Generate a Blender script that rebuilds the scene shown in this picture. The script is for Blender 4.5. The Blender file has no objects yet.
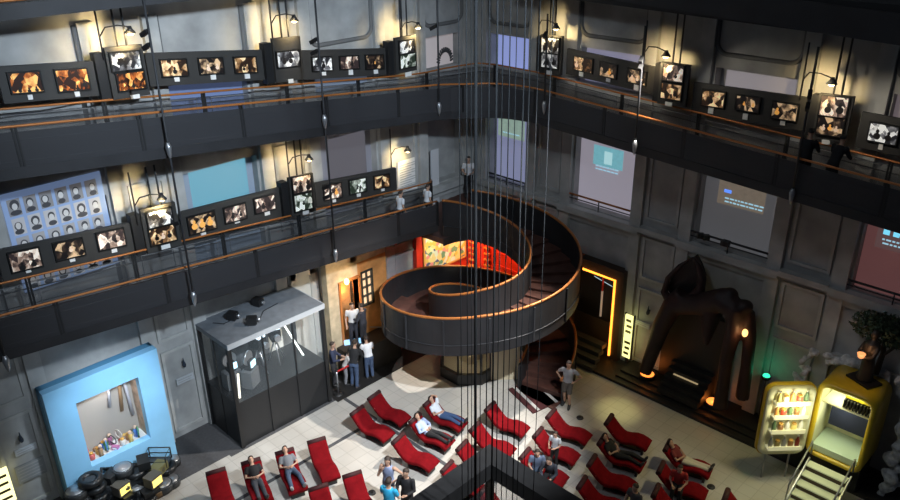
import bpy, bmesh, math, random
from mathutils import Vector, Matrix
from math import sin, cos, pi, radians, sqrt, atan2, hypot

SC = bpy.context.scene
COL = SC.collection
rnd = random.Random(7)
V = Vector

# ------------------------------------------------------------------ camera
CAM_P = V((20.7, -21.9, 16.0))
FPX = 789.64
_y, _p, _r = radians(45.0), radians(24.883), radians(-0.787)
_fw = V((-sin(_y), cos(_y), 0)); _rt = V((cos(_y), sin(_y), 0))
CF = _fw * cos(_p) - V((0, 0, sin(_p)))
_u = _fw * sin(_p) + V((0, 0, cos(_p)))
CR = _rt * cos(_r) + _u * sin(_r)
CU = _u * cos(_r) - _rt * sin(_r)
cam = bpy.data.cameras.new('camera'); co = bpy.data.objects.new('camera', cam); COL.objects.link(co)
cam.lens = FPX / 900 * 36; cam.sensor_width = 36; cam.clip_end = 200
co.matrix_world = Matrix(((CR.x, CU.x, -CF.x, CAM_P.x), (CR.y, CU.y, -CF.y, CAM_P.y), (CR.z, CU.z, -CF.z, CAM_P.z), (0, 0, 0, 1)))
SC.camera = co

def ray(u, v): return CF + CR * ((u - 450) / FPX) - CU * ((v - 250) / FPX)
def onx(u, v, x=0.0): d = ray(u, v); return CAM_P + d * ((x - CAM_P.x) / d.x)
def ony(u, v, y=0.0): d = ray(u, v); return CAM_P + d * ((y - CAM_P.y) / d.y)
def onz(u, v, z=0.0): d = ray(u, v); return CAM_P + d * ((z - CAM_P.z) / d.z)

# ------------------------------------------------------------------ materials
MATS = {}
def mat(name, col, rough=.6, metal=0., vary=0., scale=3., emit=None, estr=0., bump=0.):
    if name in MATS: return MATS[name]
    m = bpy.data.materials.new(name); m.use_nodes = True; MATS[name] = m
    nt = m.node_tree; b = nt.nodes['Principled BSDF']
    b.inputs['Base Color'].default_value = (*col, 1); b.inputs['Roughness'].default_value = rough
    b.inputs['Metallic'].default_value = metal
    if emit:
        b.inputs['Emission Color'].default_value = (*emit, 1); b.inputs['Emission Strength'].default_value = estr
    if vary or bump:
        tc = nt.nodes.new('ShaderNodeTexCoord'); n = nt.nodes.new('ShaderNodeTexNoise')
        n.inputs['Scale'].default_value = scale; n.inputs['Detail'].default_value = 6
        nt.links.new(tc.outputs['Object'], n.inputs['Vector'])
        if vary:
            r = nt.nodes.new('ShaderNodeValToRGB')
            r.color_ramp.elements[0].position = .3; r.color_ramp.elements[1].position = .7
            r.color_ramp.elements[0].color = (*[c * (1 - vary) for c in col], 1)
            r.color_ramp.elements[1].color = (*[min(1, c * (1 + vary)) for c in col], 1)
            nt.links.new(n.outputs['Fac'], r.inputs['Fac']); nt.links.new(r.outputs['Color'], b.inputs['Base Color'])
        if bump:
            bp = nt.nodes.new('ShaderNodeBump'); bp.inputs['Strength'].default_value = bump
            nt.links.new(n.outputs['Fac'], bp.inputs['Height']); nt.links.new(bp.outputs['Normal'], b.inputs['Normal'])
    return m

def glow(name, col, s):
    return mat(name, (.02, .02, .02), .5, emit=col, estr=s)

def clear(name, tint, fac, rough=.05):
    if name in MATS: return MATS[name]
    m = bpy.data.materials.new(name); m.use_nodes = True; MATS[name] = m
    nt = m.node_tree; nt.nodes.clear()
    o = nt.nodes.new('ShaderNodeOutputMaterial'); mx = nt.nodes.new('ShaderNodeMixShader')
    t = nt.nodes.new('ShaderNodeBsdfTransparent'); g = nt.nodes.new('ShaderNodeBsdfPrincipled')
    g.inputs['Base Color'].default_value = (*tint, 1); g.inputs['Roughness'].default_value = rough
    mx.inputs[0].default_value = fac
    nt.links.new(t.outputs[0], mx.inputs[1]); nt.links.new(g.outputs[0], mx.inputs[2]); nt.links.new(mx.outputs[0], o.inputs[0])
    return m

PLASTER = mat('grey plaster', (.37, .37, .365), .85, vary=.22, scale=1.3, bump=.15)
TRIM = mat('plaster trim', (.42, .42, .41), .85, vary=.15, scale=2.)
METAL = mat('dark metal', (.028, .029, .033), .6, .1, vary=.25, scale=2.)
FASCIA = mat('dark sheet metal', (.030, .030, .033), .5, .25, vary=.2, scale=1.2)
BLACK = mat('black metal', (.012, .012, .013), .5)
COPPER = mat('copper rail', (.44, .155, .04), .42, .3)
DECK = mat('red brown boards', (.10, .045, .035), .5, vary=.25, scale=4)
BOARD = mat('display board', (.035, .033, .031), .6, vary=.1)
CARD = mat('white card', (.85, .83, .8), .6)
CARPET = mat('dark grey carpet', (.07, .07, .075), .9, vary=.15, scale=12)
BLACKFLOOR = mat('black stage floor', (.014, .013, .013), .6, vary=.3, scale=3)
STEEL = mat('brushed steel', (.45, .46, .48), .35, .8)
CABLE = mat('steel cable', (.010, .011, .012), .9, .0)
RED = mat('red fabric', (.155, .004, .007), .9, vary=.15, scale=6); RED.node_tree.nodes['Principled BSDF'].inputs['Specular IOR Level'].default_value = .08
CABLE.node_tree.nodes['Principled BSDF'].inputs['Specular IOR Level'].default_value = .15
ROLLM = mat('dark red roll', (.035, .004, .005), .75)
WHITE = mat('white paint', (.8, .8, .8), .5)

def floor_mat():
    m = bpy.data.materials.new('stone tiles'); m.use_nodes = True
    nt = m.node_tree; b = nt.nodes['Principled BSDF']; tc = nt.nodes.new('ShaderNodeTexCoord')
    br = nt.nodes.new('ShaderNodeTexBrick'); br.offset = 0.0
    br.inputs['Scale'].default_value = 1.0; br.inputs['Brick Width'].default_value = .45; br.inputs['Row Height'].default_value = .45
    br.inputs['Mortar Size'].default_value = .012
    br.inputs['Color1'].default_value = (.60, .575, .53, 1); br.inputs['Color2'].default_value = (.56, .535, .49, 1); br.inputs['Mortar'].default_value = (.47, .45, .41, 1)
    n = nt.nodes.new('ShaderNodeTexNoise'); n.inputs['Scale'].default_value = .7; n.inputs['Detail'].default_value = 5
    mx = nt.nodes.new('ShaderNodeMix'); mx.data_type = 'RGBA'; mx.blend_type = 'MULTIPLY'; mx.inputs[0].default_value = .35
    nt.links.new(tc.outputs['Object'], br.inputs['Vector']); nt.links.new(tc.outputs['Object'], n.inputs['Vector'])
    nt.links.new(br.outputs['Color'], mx.inputs[6]); nt.links.new(n.outputs['Fac'], mx.inputs[7])
    nt.links.new(mx.outputs[2], b.inputs['Base Color']); b.inputs['Roughness'].default_value = .38
    return m
TILES = floor_mat()

# ------------------------------------------------------------------ mesh builder
class MB:
    def __init__(s): s.v = []; s.f = []; s.mi = []; s.sm = []
    def add(s, vs, fs, m=0, smooth=False):
        o = len(s.v); s.v += [V(p) for p in vs]
        for f in fs: s.f.append([i + o for i in f]); s.mi.append(m); s.sm.append(smooth)
        return s
    def hexa(s, p, m=0):  # p: 4 front corners (bl, br, tr, tl) then 4 back corners
        return s.add(p, [(0, 1, 2, 3), (5, 4, 7, 6), (4, 0, 3, 7), (1, 5, 6, 2), (3, 2, 6, 7), (4, 5, 1, 0)], m)
    def box(s, c, d, m=0, rz=0., M=None):
        c = V(c); hx, hy, hz = d[0] / 2, d[1] / 2, d[2] / 2
        pts = [V(q) for q in ((-hx, -hy, -hz), (hx, -hy, -hz), (hx, -hy, hz), (-hx, -hy, hz), (-hx, hy, -hz), (hx, hy, -hz), (hx, hy, hz), (-hx, hy, hz))]
        R = M if M else Matrix.Rotation(rz, 3, 'Z')
        return s.hexa([c + R @ q for q in pts], m)
    def bb(s, a, b, m=0):
        a, b = V(a), V(b); return s.box((a + b) / 2, [abs(b[i] - a[i]) for i in range(3)], m)
    def tube(s, pts, r, m=0, n=8, closed=False, up=None):
        pts = [V(p) for p in pts]; N = len(pts); rs = r if isinstance(r, (list, tuple)) else [r] * N
        rings = []; prev = None
        for i, p in enumerate(pts):
            a = pts[i - 1] if i else (pts[-1] if closed else p); b = pts[i + 1] if i < N - 1 else (pts[0] if closed else p)
            t = (b - a).normalized()
            if prev is None:
                x = V((0, 0, 1)).cross(t)
                if x.length < .01: x = V((1, 0, 0)).cross(t)
            else:
                x = prev - t * prev.dot(t)
            x.normalize(); prev = x; y = t.cross(x)
            rings.append([p + (x * cos(2 * pi * k / n) + y * sin(2 * pi * k / n)) * rs[i] for k in range(n)])
        return s.loft(rings, m, closed)
    def loft(s, rings, m=0, closed=False, cap=True, smooth=True):
        n = len(rings[0]); vs = [p for r in rings for p in r]; fs = []; N = len(rings)
        for i in range(N if closed else N - 1):
            j = (i + 1) % N
            for k in range(n): fs.append((i * n + k, i * n + (k + 1) % n, j * n + (k + 1) % n, j * n + k))
        s.add(vs, fs, m, smooth)
        if cap and not closed:
            o = len(s.v) - len(vs)
            s.f.append([o + k for k in range(n)][::-1]); s.mi.append(m); s.sm.append(False)
            s.f.append([o + (N - 1) * n + k for k in range(n)]); s.mi.append(m); s.sm.append(False)
        return s
    def lathe(s, prof, c=(0, 0, 0), m=0, n=14, axis='z'):
        c = V(c)
        def q(r, h, a):
            if axis == 'z': return c + V((r * cos(a), r * sin(a), h))
            if axis == 'x': return c + V((h, r * cos(a), r * sin(a)))
            return c + V((r * sin(a), h, r * cos(a)))
        return s.loft([[q(max(r, .0005), h, 2 * pi * k / n) for k in range(n)] for r, h in prof], m)
    def ell(s, c, r, m=0, n=10, k=7, M=None):
        c = V(c); R = M or Matrix.Identity(3); rr = r if isinstance(r, (tuple, list)) else (r, r, r)
        rings = []
        for i in range(k + 1):
            t = -pi / 2 + pi * i / k; cr = max(cos(t), .01)
            rings.append([c + R @ V((rr[0] * cr * cos(2 * pi * j / n), rr[1] * cr * sin(2 * pi * j / n), rr[2] * sin(t))) for j in range(n)])
        return s.loft(rings, m)
    def prism(s, poly, z0, z1, m=0):
        n = len(poly); vs = [V((p[0], p[1], z0)) for p in poly] + [V((p[0], p[1], z1)) for p in poly]
        return s.add(vs, [list(range(n))[::-1], list(range(n, 2 * n))] + [(i, (i + 1) % n, n + (i + 1) % n, n + i) for i in range(n)], m)
    def build(s, name, mats, parent=None, loc=None, rz=None):
        me = bpy.data.meshes.new(name); me.from_pydata([tuple(p) for p in s.v], [], s.f)
        for m in (mats if isinstance(mats, (list, tuple)) else [mats]): me.materials.append(m)
        me.polygons.foreach_set('material_index', s.mi); me.polygons.foreach_set('use_smooth', s.sm)
        bm = bmesh.new(); bm.from_mesh(me); bmesh.ops.recalc_face_normals(bm, faces=bm.faces); bm.to_mesh(me); bm.free(); me.update()
        o = bpy.data.objects.new(name, me); COL.objects.link(o)
        if parent: o.parent = parent
        if loc is not None: o.location = loc
        if rz is not None: o.rotation_euler = (0, 0, rz)
        return o

def tag(o, label, cat, group=None, kind=None):
    o['label'] = label; o['category'] = cat
    if group: o['group'] = group
    if kind: o['kind'] = kind
    return o
def thing(name, label, cat, loc=(0, 0, 0), rz=0., group=None):
    o = bpy.data.objects.new(name, None); COL.objects.link(o); o.empty_display_size = .1
    o.location = loc; o.rotation_euler = (0, 0, rz)
    return tag(o, label, cat, group)
def struct(o, label, cat='wall'):
    o['kind'] = 'structure'; o['label'] = label; o['category'] = cat; return o
def remesh(o, vox, smooth=True):
    md = o.modifiers.new('r', 'REMESH'); md.mode = 'VOXEL'; md.voxel_size = vox; md.use_smooth_shade = smooth
    sm = o.modifiers.new('s', 'SMOOTH'); sm.factor = .5; sm.iterations = 2
    dg = bpy.context.evaluated_depsgraph_get(); me = bpy.data.meshes.new_from_object(o.evaluated_get(dg))
    o.modifiers.clear(); old = o.data; mats = list(old.materials); o.data = me
    me.materials.clear()
    for m in mats[:1]: me.materials.append(m)
    for p in me.polygons: p.material_index = 0
    bpy.data.meshes.remove(old); return o

def light(kind, name, loc, energy, col=(1, 1, 1), target=None, size=.1, angle=60, blend=.5, sx=None):
    l = bpy.data.lights.new(name, kind); o = bpy.data.objects.new(name, l); COL.objects.link(o)
    l.energy = energy; l.color = col; o.location = loc
    if kind == 'AREA':
        l.shape = 'RECTANGLE'; l.size = size; l.size_y = sx or size
    else: l.shadow_soft_size = size
    if kind == 'SPOT': l.spot_size = radians(angle); l.spot_blend = blend
    if target is not None:
        o.rotation_euler = (V(target) - V(loc)).to_track_quat('-Z', 'Y').to_euler()
    return o

# ------------------------------------------------------------------ setting: floor and walls
EXT = 25.0
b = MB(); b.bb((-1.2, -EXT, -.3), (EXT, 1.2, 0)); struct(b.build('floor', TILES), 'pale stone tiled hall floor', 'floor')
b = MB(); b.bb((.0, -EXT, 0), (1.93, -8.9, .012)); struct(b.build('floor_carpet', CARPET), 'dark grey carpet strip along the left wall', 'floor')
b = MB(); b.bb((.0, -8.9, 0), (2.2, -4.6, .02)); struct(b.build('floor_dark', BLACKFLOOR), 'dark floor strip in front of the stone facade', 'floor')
b = MB(); b.bb((5.0, -1.45, 0), (EXT, 0, .10)); b.bb((8.2, -1.2, .1), (14.2, 0, .16)); b.bb((8.2, -.9, .16), (13.4, 0, .24))
struct(b.build('floor_platform', BLACKFLOOR), 'low black stage platform along the right wall', 'floor')
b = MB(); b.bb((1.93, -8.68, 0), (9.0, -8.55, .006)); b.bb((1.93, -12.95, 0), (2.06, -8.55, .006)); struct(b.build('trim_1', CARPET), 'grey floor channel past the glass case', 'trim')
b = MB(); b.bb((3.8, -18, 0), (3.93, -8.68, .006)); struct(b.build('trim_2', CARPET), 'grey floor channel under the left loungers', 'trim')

L_N = [(-2.35, -.5), (-7.2, -4.8), (-12.05, -9.6), (-16.85, -14.3), (-21.6, -19.1)]
R_N = [(1.05, 2.9), (5.1, 7.5), (9.9, 12.3), (14.75, 17.1), (19.5, 21.9)]
NZ0, NZ1, UZ0, UZ1, TOP = 5.5, 8.5, 9.9, 11.05, 16.0
def wall(side):
    N = L_N if side == 'left' else R_N
    b = MB()
    def bx(a0, a1, d0, d1, z0, z1):    # a along the wall, d outwards depth (into the room is positive)
        if side == 'left': b.bb((d0, a0, z0), (d1, a1, z1))
        else: b.bb((a0, -d1, z0), (a1, -d0, z1))
    ends = (-EXT, 1.0) if side == 'left' else (-1.0, EXT)
    bx(ends[0], ends[1], -1.0, -.38, 0, TOP)
    cuts = sorted(N); lo = ends[0]; hi = ends[1]
    for z0, z1 in ((0, NZ0), (NZ1, UZ0), (UZ1, TOP)): bx(lo, hi, -.38, 0, z0, z1)
    edges = [lo] + [q for c in cuts for q in c] + [hi]
    for i in range(0, len(edges), 2):
        for z0, z1 in ((NZ0, NZ1), (UZ0, UZ1)): bx(edges[i], edges[i + 1], -.38, 0, z0, z1)
    struct(b.build('wall_' + side, PLASTER), 'grey plaster %s wall with niches and panels' % side, 'wall')
    # pilasters, cornices and panel mouldings
    k = 10 if side == 'left' else 40
    for a0, a1 in N:
        for e0, e1 in ((a0 - .5, a0 - .08), (a1 + .08, a1 + .5)):
            b = MB(); bx(e0, e1, 0, .16, 0, 13.0)
            struct(b.build('trim_%d' % k, TRIM), 'flat plaster pilaster on the %s wall' % side, 'trim'); k += 1
        b = MB(); bx(a0 - .5, a1 + .5, 0, .3, NZ0 - .28, NZ0 - .04); bx(a0 - .08, a1 + .08, 0, .12, 3.25, 3.4)
        bx(a0 - .08, a1 + .08, 0, .1, 4.95, 5.2)
        struct(b.build('trim_%d' % k, TRIM), 'plaster sill ledge under a niche of the %s wall' % side, 'trim'); k += 1
    cs = sorted(N)
    for i in range(len(cs) - 1):
        e0, e1 = cs[i][1] + .5, cs[i + 1][0] - .5
        b = MB()
        for z0, z1 in ((.25, 3.2), (3.55, 5.1), (5.75, 8.6)):
            w = .09
            bx(e0 + .1, e1 - .1, 0, .07, z1 - w, z1); bx(e0 + .1, e1 - .1, 0, .07, z0, z0 + w)
            bx(e0 + .1, e0 + .1 + w, 0, .07, z0 + w, z1 - w); bx(e1 - .1 - w, e1 - .1, 0, .07, z0 + w, z1 - w)
        bx(e0, e1, 0, .3, 5.32, 5.5)
        struct(b.build('trim_%d' % k, TRIM), 'plaster panel mouldings between pilasters of the %s wall' % side, 'trim'); k += 1
    # big upper panels with rounded lower corners
    for a0, a1 in N:
        b = MB(); z0, z1, r = 11.45, 12.95, .35; pts = []
        A0, A1 = a0 - .05, a1 + .05
        pts += [(A0, z1), (A0, z0 + r)] + [(A0 + r - r * cos(t * pi / 12), z0 + r - r * sin(t * pi / 12)) for t in range(1, 7)]
        pts += [(A1 - r + r * sin(t * pi / 12), z0 + r - r * cos(t * pi / 12)) for t in range(0, 7)] + [(A1, z1)]
        P = [(.02, a, z) if side == 'left' else (a, -.02, z) for a, z in pts]
        b.tube(P, .07, 0, 6)
        struct(b.build('trim_%d' % k, mat('panel edge shade', (.16, .16, .16), .85)), 'dark rounded panel edge shade high on the %s wall' % side, 'trim'); k += 1  # dark grey stands in for the shadow along the recessed panel outline
wall('left'); wall('right')

# ------------------------------------------------------------------ ramps
def arc(cx, cy, r, a0, a1, n): return [(cx + r * cos(radians(a0 + (a1 - a0) * i / n)), cy + r * sin(radians(a0 + (a1 - a0) * i / n))) for i in range(n + 1)]
def resample(path, step):
    out = [path[0]]
    for p, q in zip(path, path[1:]):
        L = hypot(q[0] - p[0], q[1] - p[1]); n = max(1, round(L / step))
        out += [(p[0] + (q[0] - p[0]) * i / n, p[1] + (q[1] - p[1]) * i / n) for i in range(1, n + 1)]
    return out
def ribbon(b, path, d, z0, z1, m=0):     # a thin wall standing along a path of (x, y); z0, z1 functions of the point
    n = len(path); nr = []
    for i in range(n):
        a = path[max(i - 1, 0)]; c = path[min(i + 1, n - 1)]; t = V((c[0] - a[0], c[1] - a[1])).normalized(); nr.append(V((-t.y, t.x)) * d / 2)
    rings = [[V((p[0] + w.x, p[1] + w.y, z0(p))), V((p[0] - w.x, p[1] - w.y, z0(p))), V((p[0] - w.x, p[1] - w.y, z1(p))), V((p[0] + w.x, p[1] + w.y, z1(p)))] for p, w in zip(path, nr)]
    b.loft(rings, m, smooth=False)

def railing(label, path, zf, h_down, post_step, solid, group=None, rail_r=.03, mid=True, pm=None):
    root = thing('balcony_railing', label, 'railing', (path[0][0], path[0][1], zf(path[0]) - h_down), 0, group)
    inv = Matrix.Translation(-V(root.location))
    def put(b, name, m):
        b.v = [inv @ p for p in b.v]; return b.build(name, m, root)
    b = MB(); b.tube([(p[0], p[1], zf(p)) for p in path], rail_r, 0, 8); put(b, 'handrail', COPPER)
    if mid:
        b = MB(); b.tube([(p[0], p[1], zf(p) - .3) for p in path], .014, 0, 6); b.tube([(p[0], p[1], zf(p) - h_down + .16) for p in path], .014, 0, 6); put(b, 'lower_rail', METAL)
    # posts and panels
    dist = 0; marks = [0]
    for i in range(1, len(path)):
        dist += hypot(path[i][0] - path[i - 1][0], path[i][1] - path[i - 1][1])
        if dist >= post_step: marks.append(i); dist = 0
    if marks[-1] != len(path) - 1: marks.append(len(path) - 1)
    for i in marks:
        p = path[i]; b = MB(); z1 = zf(p) - .03; z0 = zf(p) - h_down
        for s in (-.035, .035): b.box((p[0] + s * (1 if abs(path[min(i + 1, len(path) - 1)][0] - path[max(i - 1, 0)][0]) > .01 else 0), p[1] + s * (1 if abs(path[min(i + 1, len(path) - 1)][0] - path[max(i - 1, 0)][0]) <= .01 else 0), (z0 + z1) / 2), (.045, .045, z1 - z0))
        put(b, 'post', BLACK)
    for i, j in zip(marks, marks[1:]):
        if not solid:
            p, q = path[i], path[j]; e = lambda p, q, f: (p[0] + (q[0] - p[0]) * f, p[1] + (q[1] - p[1]) * f)
            a_, c_ = e(p, q, .08), e(p, q, .92); b = MB(); b.tube([(*a_, zf(a_) - .16), (*c_, zf(c_) - .16), (*c_, zf(c_) - h_down + .08), (*a_, zf(a_) - h_down + .08)], .016, 0, 5, True); put(b, 'panel_frame', mat('grey frame tube', (.13, .13, .135), .5))
        b = MB(); ribbon(b, path[i:j + 1], .02, lambda p: zf(p) - h_down, lambda p: zf(p) - .12); put(b, 'panel', pm or (FASCIA if solid else MESHM))
    return root
MESHM = clear('open wire mesh', (.05, .052, .058), .34, .5)
NEARM = clear('perforated sheet', (.036, .036, .040), .84, .45)

def ramp(label, near, far, zn, zfa, thick=.2, drop=.9):
    n = min(len(near), len(far)); b = MB()
    rings = []
    for i in range(n):
        p, q = near[i], far[i]; z = (zn(p)) - drop
        rings.append([V((p[0], p[1], z)), V((q[0], q[1], z)), V((q[0], q[1], z - thick * .5)), V((p[0], p[1], z - thick))])
    b.loft(rings, 0, smooth=False)
    return struct(b.build('ramp', DECK2), label, 'ramp')
DECK2 = mat('dark ramp boards', (.05, .04, .038), .55, vary=.2, scale=3)

def path_pair(nx, ny, fx, fy, rn, y0, x1, n=10, far_r=1.0):
    near = resample([(nx, y0), (nx, -ny - rn)], .45) + arc(nx + rn, -ny - rn, rn, 180, 90, n)[1:] + resample([(nx + rn, -ny), (x1, -ny)], .45)[1:]
    nl = len(resample([(nx, y0), (nx, -ny - rn)], .45)); nr = len(resample([(nx + rn, -ny), (x1, -ny)], .45))
    yl = -ny - rn
    fl = [(fx, p[1]) for p in near[:nl]]
    # far corner points: follow near arc projected outwards
    fc = []
    for i in range(1, n + 1):
        t = i / n
        if t <= .5: fc.append((fx + (.25 * (t / .5) ** 3 if t > .3 else 0), yl + (-fy - yl) * min(1, t / .5) - (.25 if t > .45 else 0)))
        else: fc.append((fx + (nx + rn - fx) * ((t - .5) / .5), -fy))
    fr = [(p[0], -fy) for p in near[nl + n:]]
    return near, fl + fc + fr

def zU(p):
    x, y = p[0], p[1]
    if y < -3.5: return 9.75 - .103 * y
    zc = 9.75 + .103 * 3.5
    return min(zc, 10.3 - .052 * max(x, 0)) if x > 2.85 else zc
nearU, farU = path_pair(2.8, 2.2, .9, .6, 2.6, -EXT, EXT)
ramp('upper sloping walkway round both walls', nearU, farU, zU, zU)
railing('long upper railing with orange handrail on the hall side of the upper walkway', nearU, zU, .92, 2.3, True, pm=NEARM)
railing('wall-side railing with orange handrail behind the upper walkway boards', farU, zU, .88, 2.3, False)
b = MB(); ribbon(b, nearU, .05, lambda p: zU(p) - 1.14, lambda p: zU(p) - .88); struct(b.build('trim_80', FASCIA), 'dark fascia edge of the upper walkway', 'trim')

def zL(p): return 5.78 - .089 * p[1]
nearL = resample([(2.75, -EXT), (2.6, -4.4)], .45); farL = [(.9, p[1]) for p in nearL]
ramp('lower sloping walkway along the left wall', nearL, farL, zL, zL)
railing('long lower railing with orange handrail on the hall side of the lower walkway', nearL, zL, .92, 2.3, True, pm=NEARM)
farLr = [p for p in farL if p[1] < -3.2] + [(.85, -3.0), (.6, -2.75)]
railing('wall-side railing with orange handrail under the lower left boards', farLr, zL, .88, 2.3, False)
b = MB(); ribbon(b, nearL, .05, lambda p: zL(p) - 1.12, lambda p: zL(p) - .88); struct(b.build('trim_81', FASCIA), 'dark fascia edge of the lower walkway', 'trim')

def zT(p):
    x, y = p[0], p[1]
    return 13.93 - .004 * (y + 10) if x < 3.0 else 13.93 - .03 - .045 * (x - 3)
nearT, farT = path_pair(2.9, 2.5, .55, .3, 2.6, -EXT, EXT)
def zTd(p): return zT(p) - .30
b = MB(); rings = []
for p, q in zip(nearT, farT):
    z = zT(p) - .1; rings.append([V((p[0], p[1], z)), V((q[0], q[1], z)), V((q[0], q[1], z - .2)), V((p[0], p[1], z - .2))])
b.loft(rings, 0, smooth=False); struct(b.build('ramp', DECK2), 'top walkway crossing the upper edge of the view', 'ramp')
def tb(p): return .33 if p[0] < 3 else min(.68, .33 + .12 * (p[0] - 3))
b = MB(); ribbon(b, nearT, .06, lambda p: zT(p) - tb(p), lambda p: zT(p) - .02); struct(b.build('trim_82', FASCIA), 'dark fascia edge of the top walkway', 'trim')
railing('short parapet railing with orange rail on the top walkway', [p for p in nearT if p[0] < 5], lambda p: zT(p) + .04, .3, 3.2, True, mid=False)
# soffit mass under the right part of the top walkway, coloured black as unlit
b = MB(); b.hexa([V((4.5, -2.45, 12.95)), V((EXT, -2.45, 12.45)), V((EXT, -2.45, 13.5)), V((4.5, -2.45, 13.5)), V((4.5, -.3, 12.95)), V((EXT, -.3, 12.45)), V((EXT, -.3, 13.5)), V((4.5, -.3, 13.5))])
struct(b.build('ceiling_soffit', BLACK), 'soffit blackened as unlit under the right side of the top walkway', 'ceiling')

# ------------------------------------------------------------------ spiral staircase
SX, SY, RO, RI = 4.4, -4.2, 3.38, 1.72
def hz(a):           # top of the rail at angle a (degrees, running down from 180 to -355)
    K = ((200, 6.3), (180, 6.16), (135, 5.68), (45, 4.8), (-45, 4.22), (-135, 3.36), (-225, 2.52), (-315, 1.64), (-355, 1.0), (-400, .4))
    for i in range(len(K) - 1):
        if a >= K[i + 1][0]:
            f = (K[i][0] - a) / (K[i][0] - K[i + 1][0]); p0 = K[max(i - 1, 0)][1]; p1, p2 = K[i][1], K[i + 1][1]; p3 = K[min(i + 2, len(K) - 1)][1]
            return p1 + (p2 - p1) * f
    return .4
def hp(a, r): return (SX + r * cos(radians(a)), SY + r * sin(radians(a)))
stair = thing('spiral_staircase', 'dark metal spiral ramp and staircase with orange handrails in the corner', 'staircase', (SX, SY, 0))
def sput(b, name, m):
    b.v = [p - V((SX, SY, 0)) for p in b.v]; return b.build(name, m, stair)
def helix_wall(a0, a1, r, dz0, dz1, name, m, d=.06, step=5):
    A = [a0 - i * step for i in range(int((a0 - a1) / step) + 1)]
    b = MB(); rings = []
    for a in A:
        q = [(hp(a, r - d / 2), hz(a) + dz0), (hp(a, r + d / 2), hz(a) + dz0), (hp(a, r + d / 2), hz(a) + dz1), (hp(a, r - d / 2), hz(a) + dz1)]
        rings.append([V((p[0], p[1], max(z, .01))) for p, z in q])
    b.loft(rings, 0, smooth=False); return sput(b, name, m)
helix_wall(138, -355, RO, -1.32, -.04, 'outer_balustrade', FASCIA)
helix_wall(180, -355, RI, -1.32, -.04, 'inner_balustrade', FASCIA)
for r, a0, nm in ((RO + .04, 138, 'outer_band'), (RI - .04, 180, 'inner_band')):
    b = MB(); b.tube([(*hp(a, r), hz(a) - .95) for a in range(a0, -356, -6)], .022, 0, 6); sput(b, nm, METAL)
b = MB(); b.tube([(*hp(a, RO), hz(a)) for a in range(138, -356, -4)] , .045, 0, 8); sput(b, 'outer_handrail', COPPER)
b = MB(); b.tube([(*hp(a, RI), hz(a)) for a in range(180, -356, -4)], .045, 0, 8); sput(b, 'inner_handrail', COPPER)
for a in range(126, -350, -24):       # balustrade posts
    b = MB(); p = hp(a, RO + .05); b.box((p[0], p[1], max(hz(a) - .68, .62)), (.05, .05, 1.2), rz=radians(a)); sput(b, 'post', METAL)
def wedge(a0, a1, z, t, name, m):
    b = MB(); n = 3
    poly = [hp(a0 + (a1 - a0) * i / n, RO - .03) for i in range(n + 1)] + [hp(a1 + (a0 - a1) * i / n, RI + .03) for i in range(n + 1)]
    b.prism(poly, max(z - t, .004), z); return sput(b, name, m)
# steps: upper flight, flat middle landing on the left, lower flight
ang = list(range(132, -72, -12))
for a in ang: wedge(a, a - 12, hz(a - 6) - 1.0, .16, 'step', DECK)
for i, a in enumerate(range(-72, -190, -24)): wedge(a, a - 24, hz(a - 12) - 1.0, .14, 'landing_board', DECK)
for a in range(-192, -356, -12): wedge(a, a - 12, max(hz(a - 6) - 1.0, .05), .2, 'step', DECK)
b = MB()
poly = [hp(a, RI + .02) for a in range(180, 128, -9)] + [hp(137, RO)] + [(1.8, -.02), (.02, -.02), (.02, -4.4)]
b.prism(poly, 4.5, 4.7); struct(b.build('floor_landing', DECK), 'red brown landing in the corner at the head of the spiral', 'floor')
b = MB(); ribbon(b, [hp(a, RI) for a in range(180, 140, -8)], .05, lambda p: 4.45, lambda p: 4.7)
struct(b.build('trim_83', FASCIA), 'dark edge of the corner landing', 'trim')

# striped mat at the foot of the stairs
E_a, E_b = onz(513, 385), onz(556, 392)
t = thing('entrance_mat', 'dark red stair foot platform with two white stripes on the floor', 'mat', (6.6, -4.2, 0))
b = MB(); poly = [onz(508, 390), onz(533, 414), onz(569, 398), onz(545, 377)]; c0 = V((6.6, -4.2, 0))
b.prism([p - c0 for p in poly], .0, .05); b.build('mat_base', mat('dark red carpet', (.06, .012, .014), .9), t)
for f0 in (.12, .62):
    p0, p1 = poly[0].lerp(poly[3], f0), poly[1].lerp(poly[2], f0); q0, q1 = poly[0].lerp(poly[3], f0 + .07), poly[1].lerp(poly[2], f0 + .07)
    b = MB(); b.prism([p - c0 for p in (p0, p1, q1, q0)], .05, .058); b.build('white_stripe', mat('grey white stripe', (.5, .5, .48), .6), t)

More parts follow.
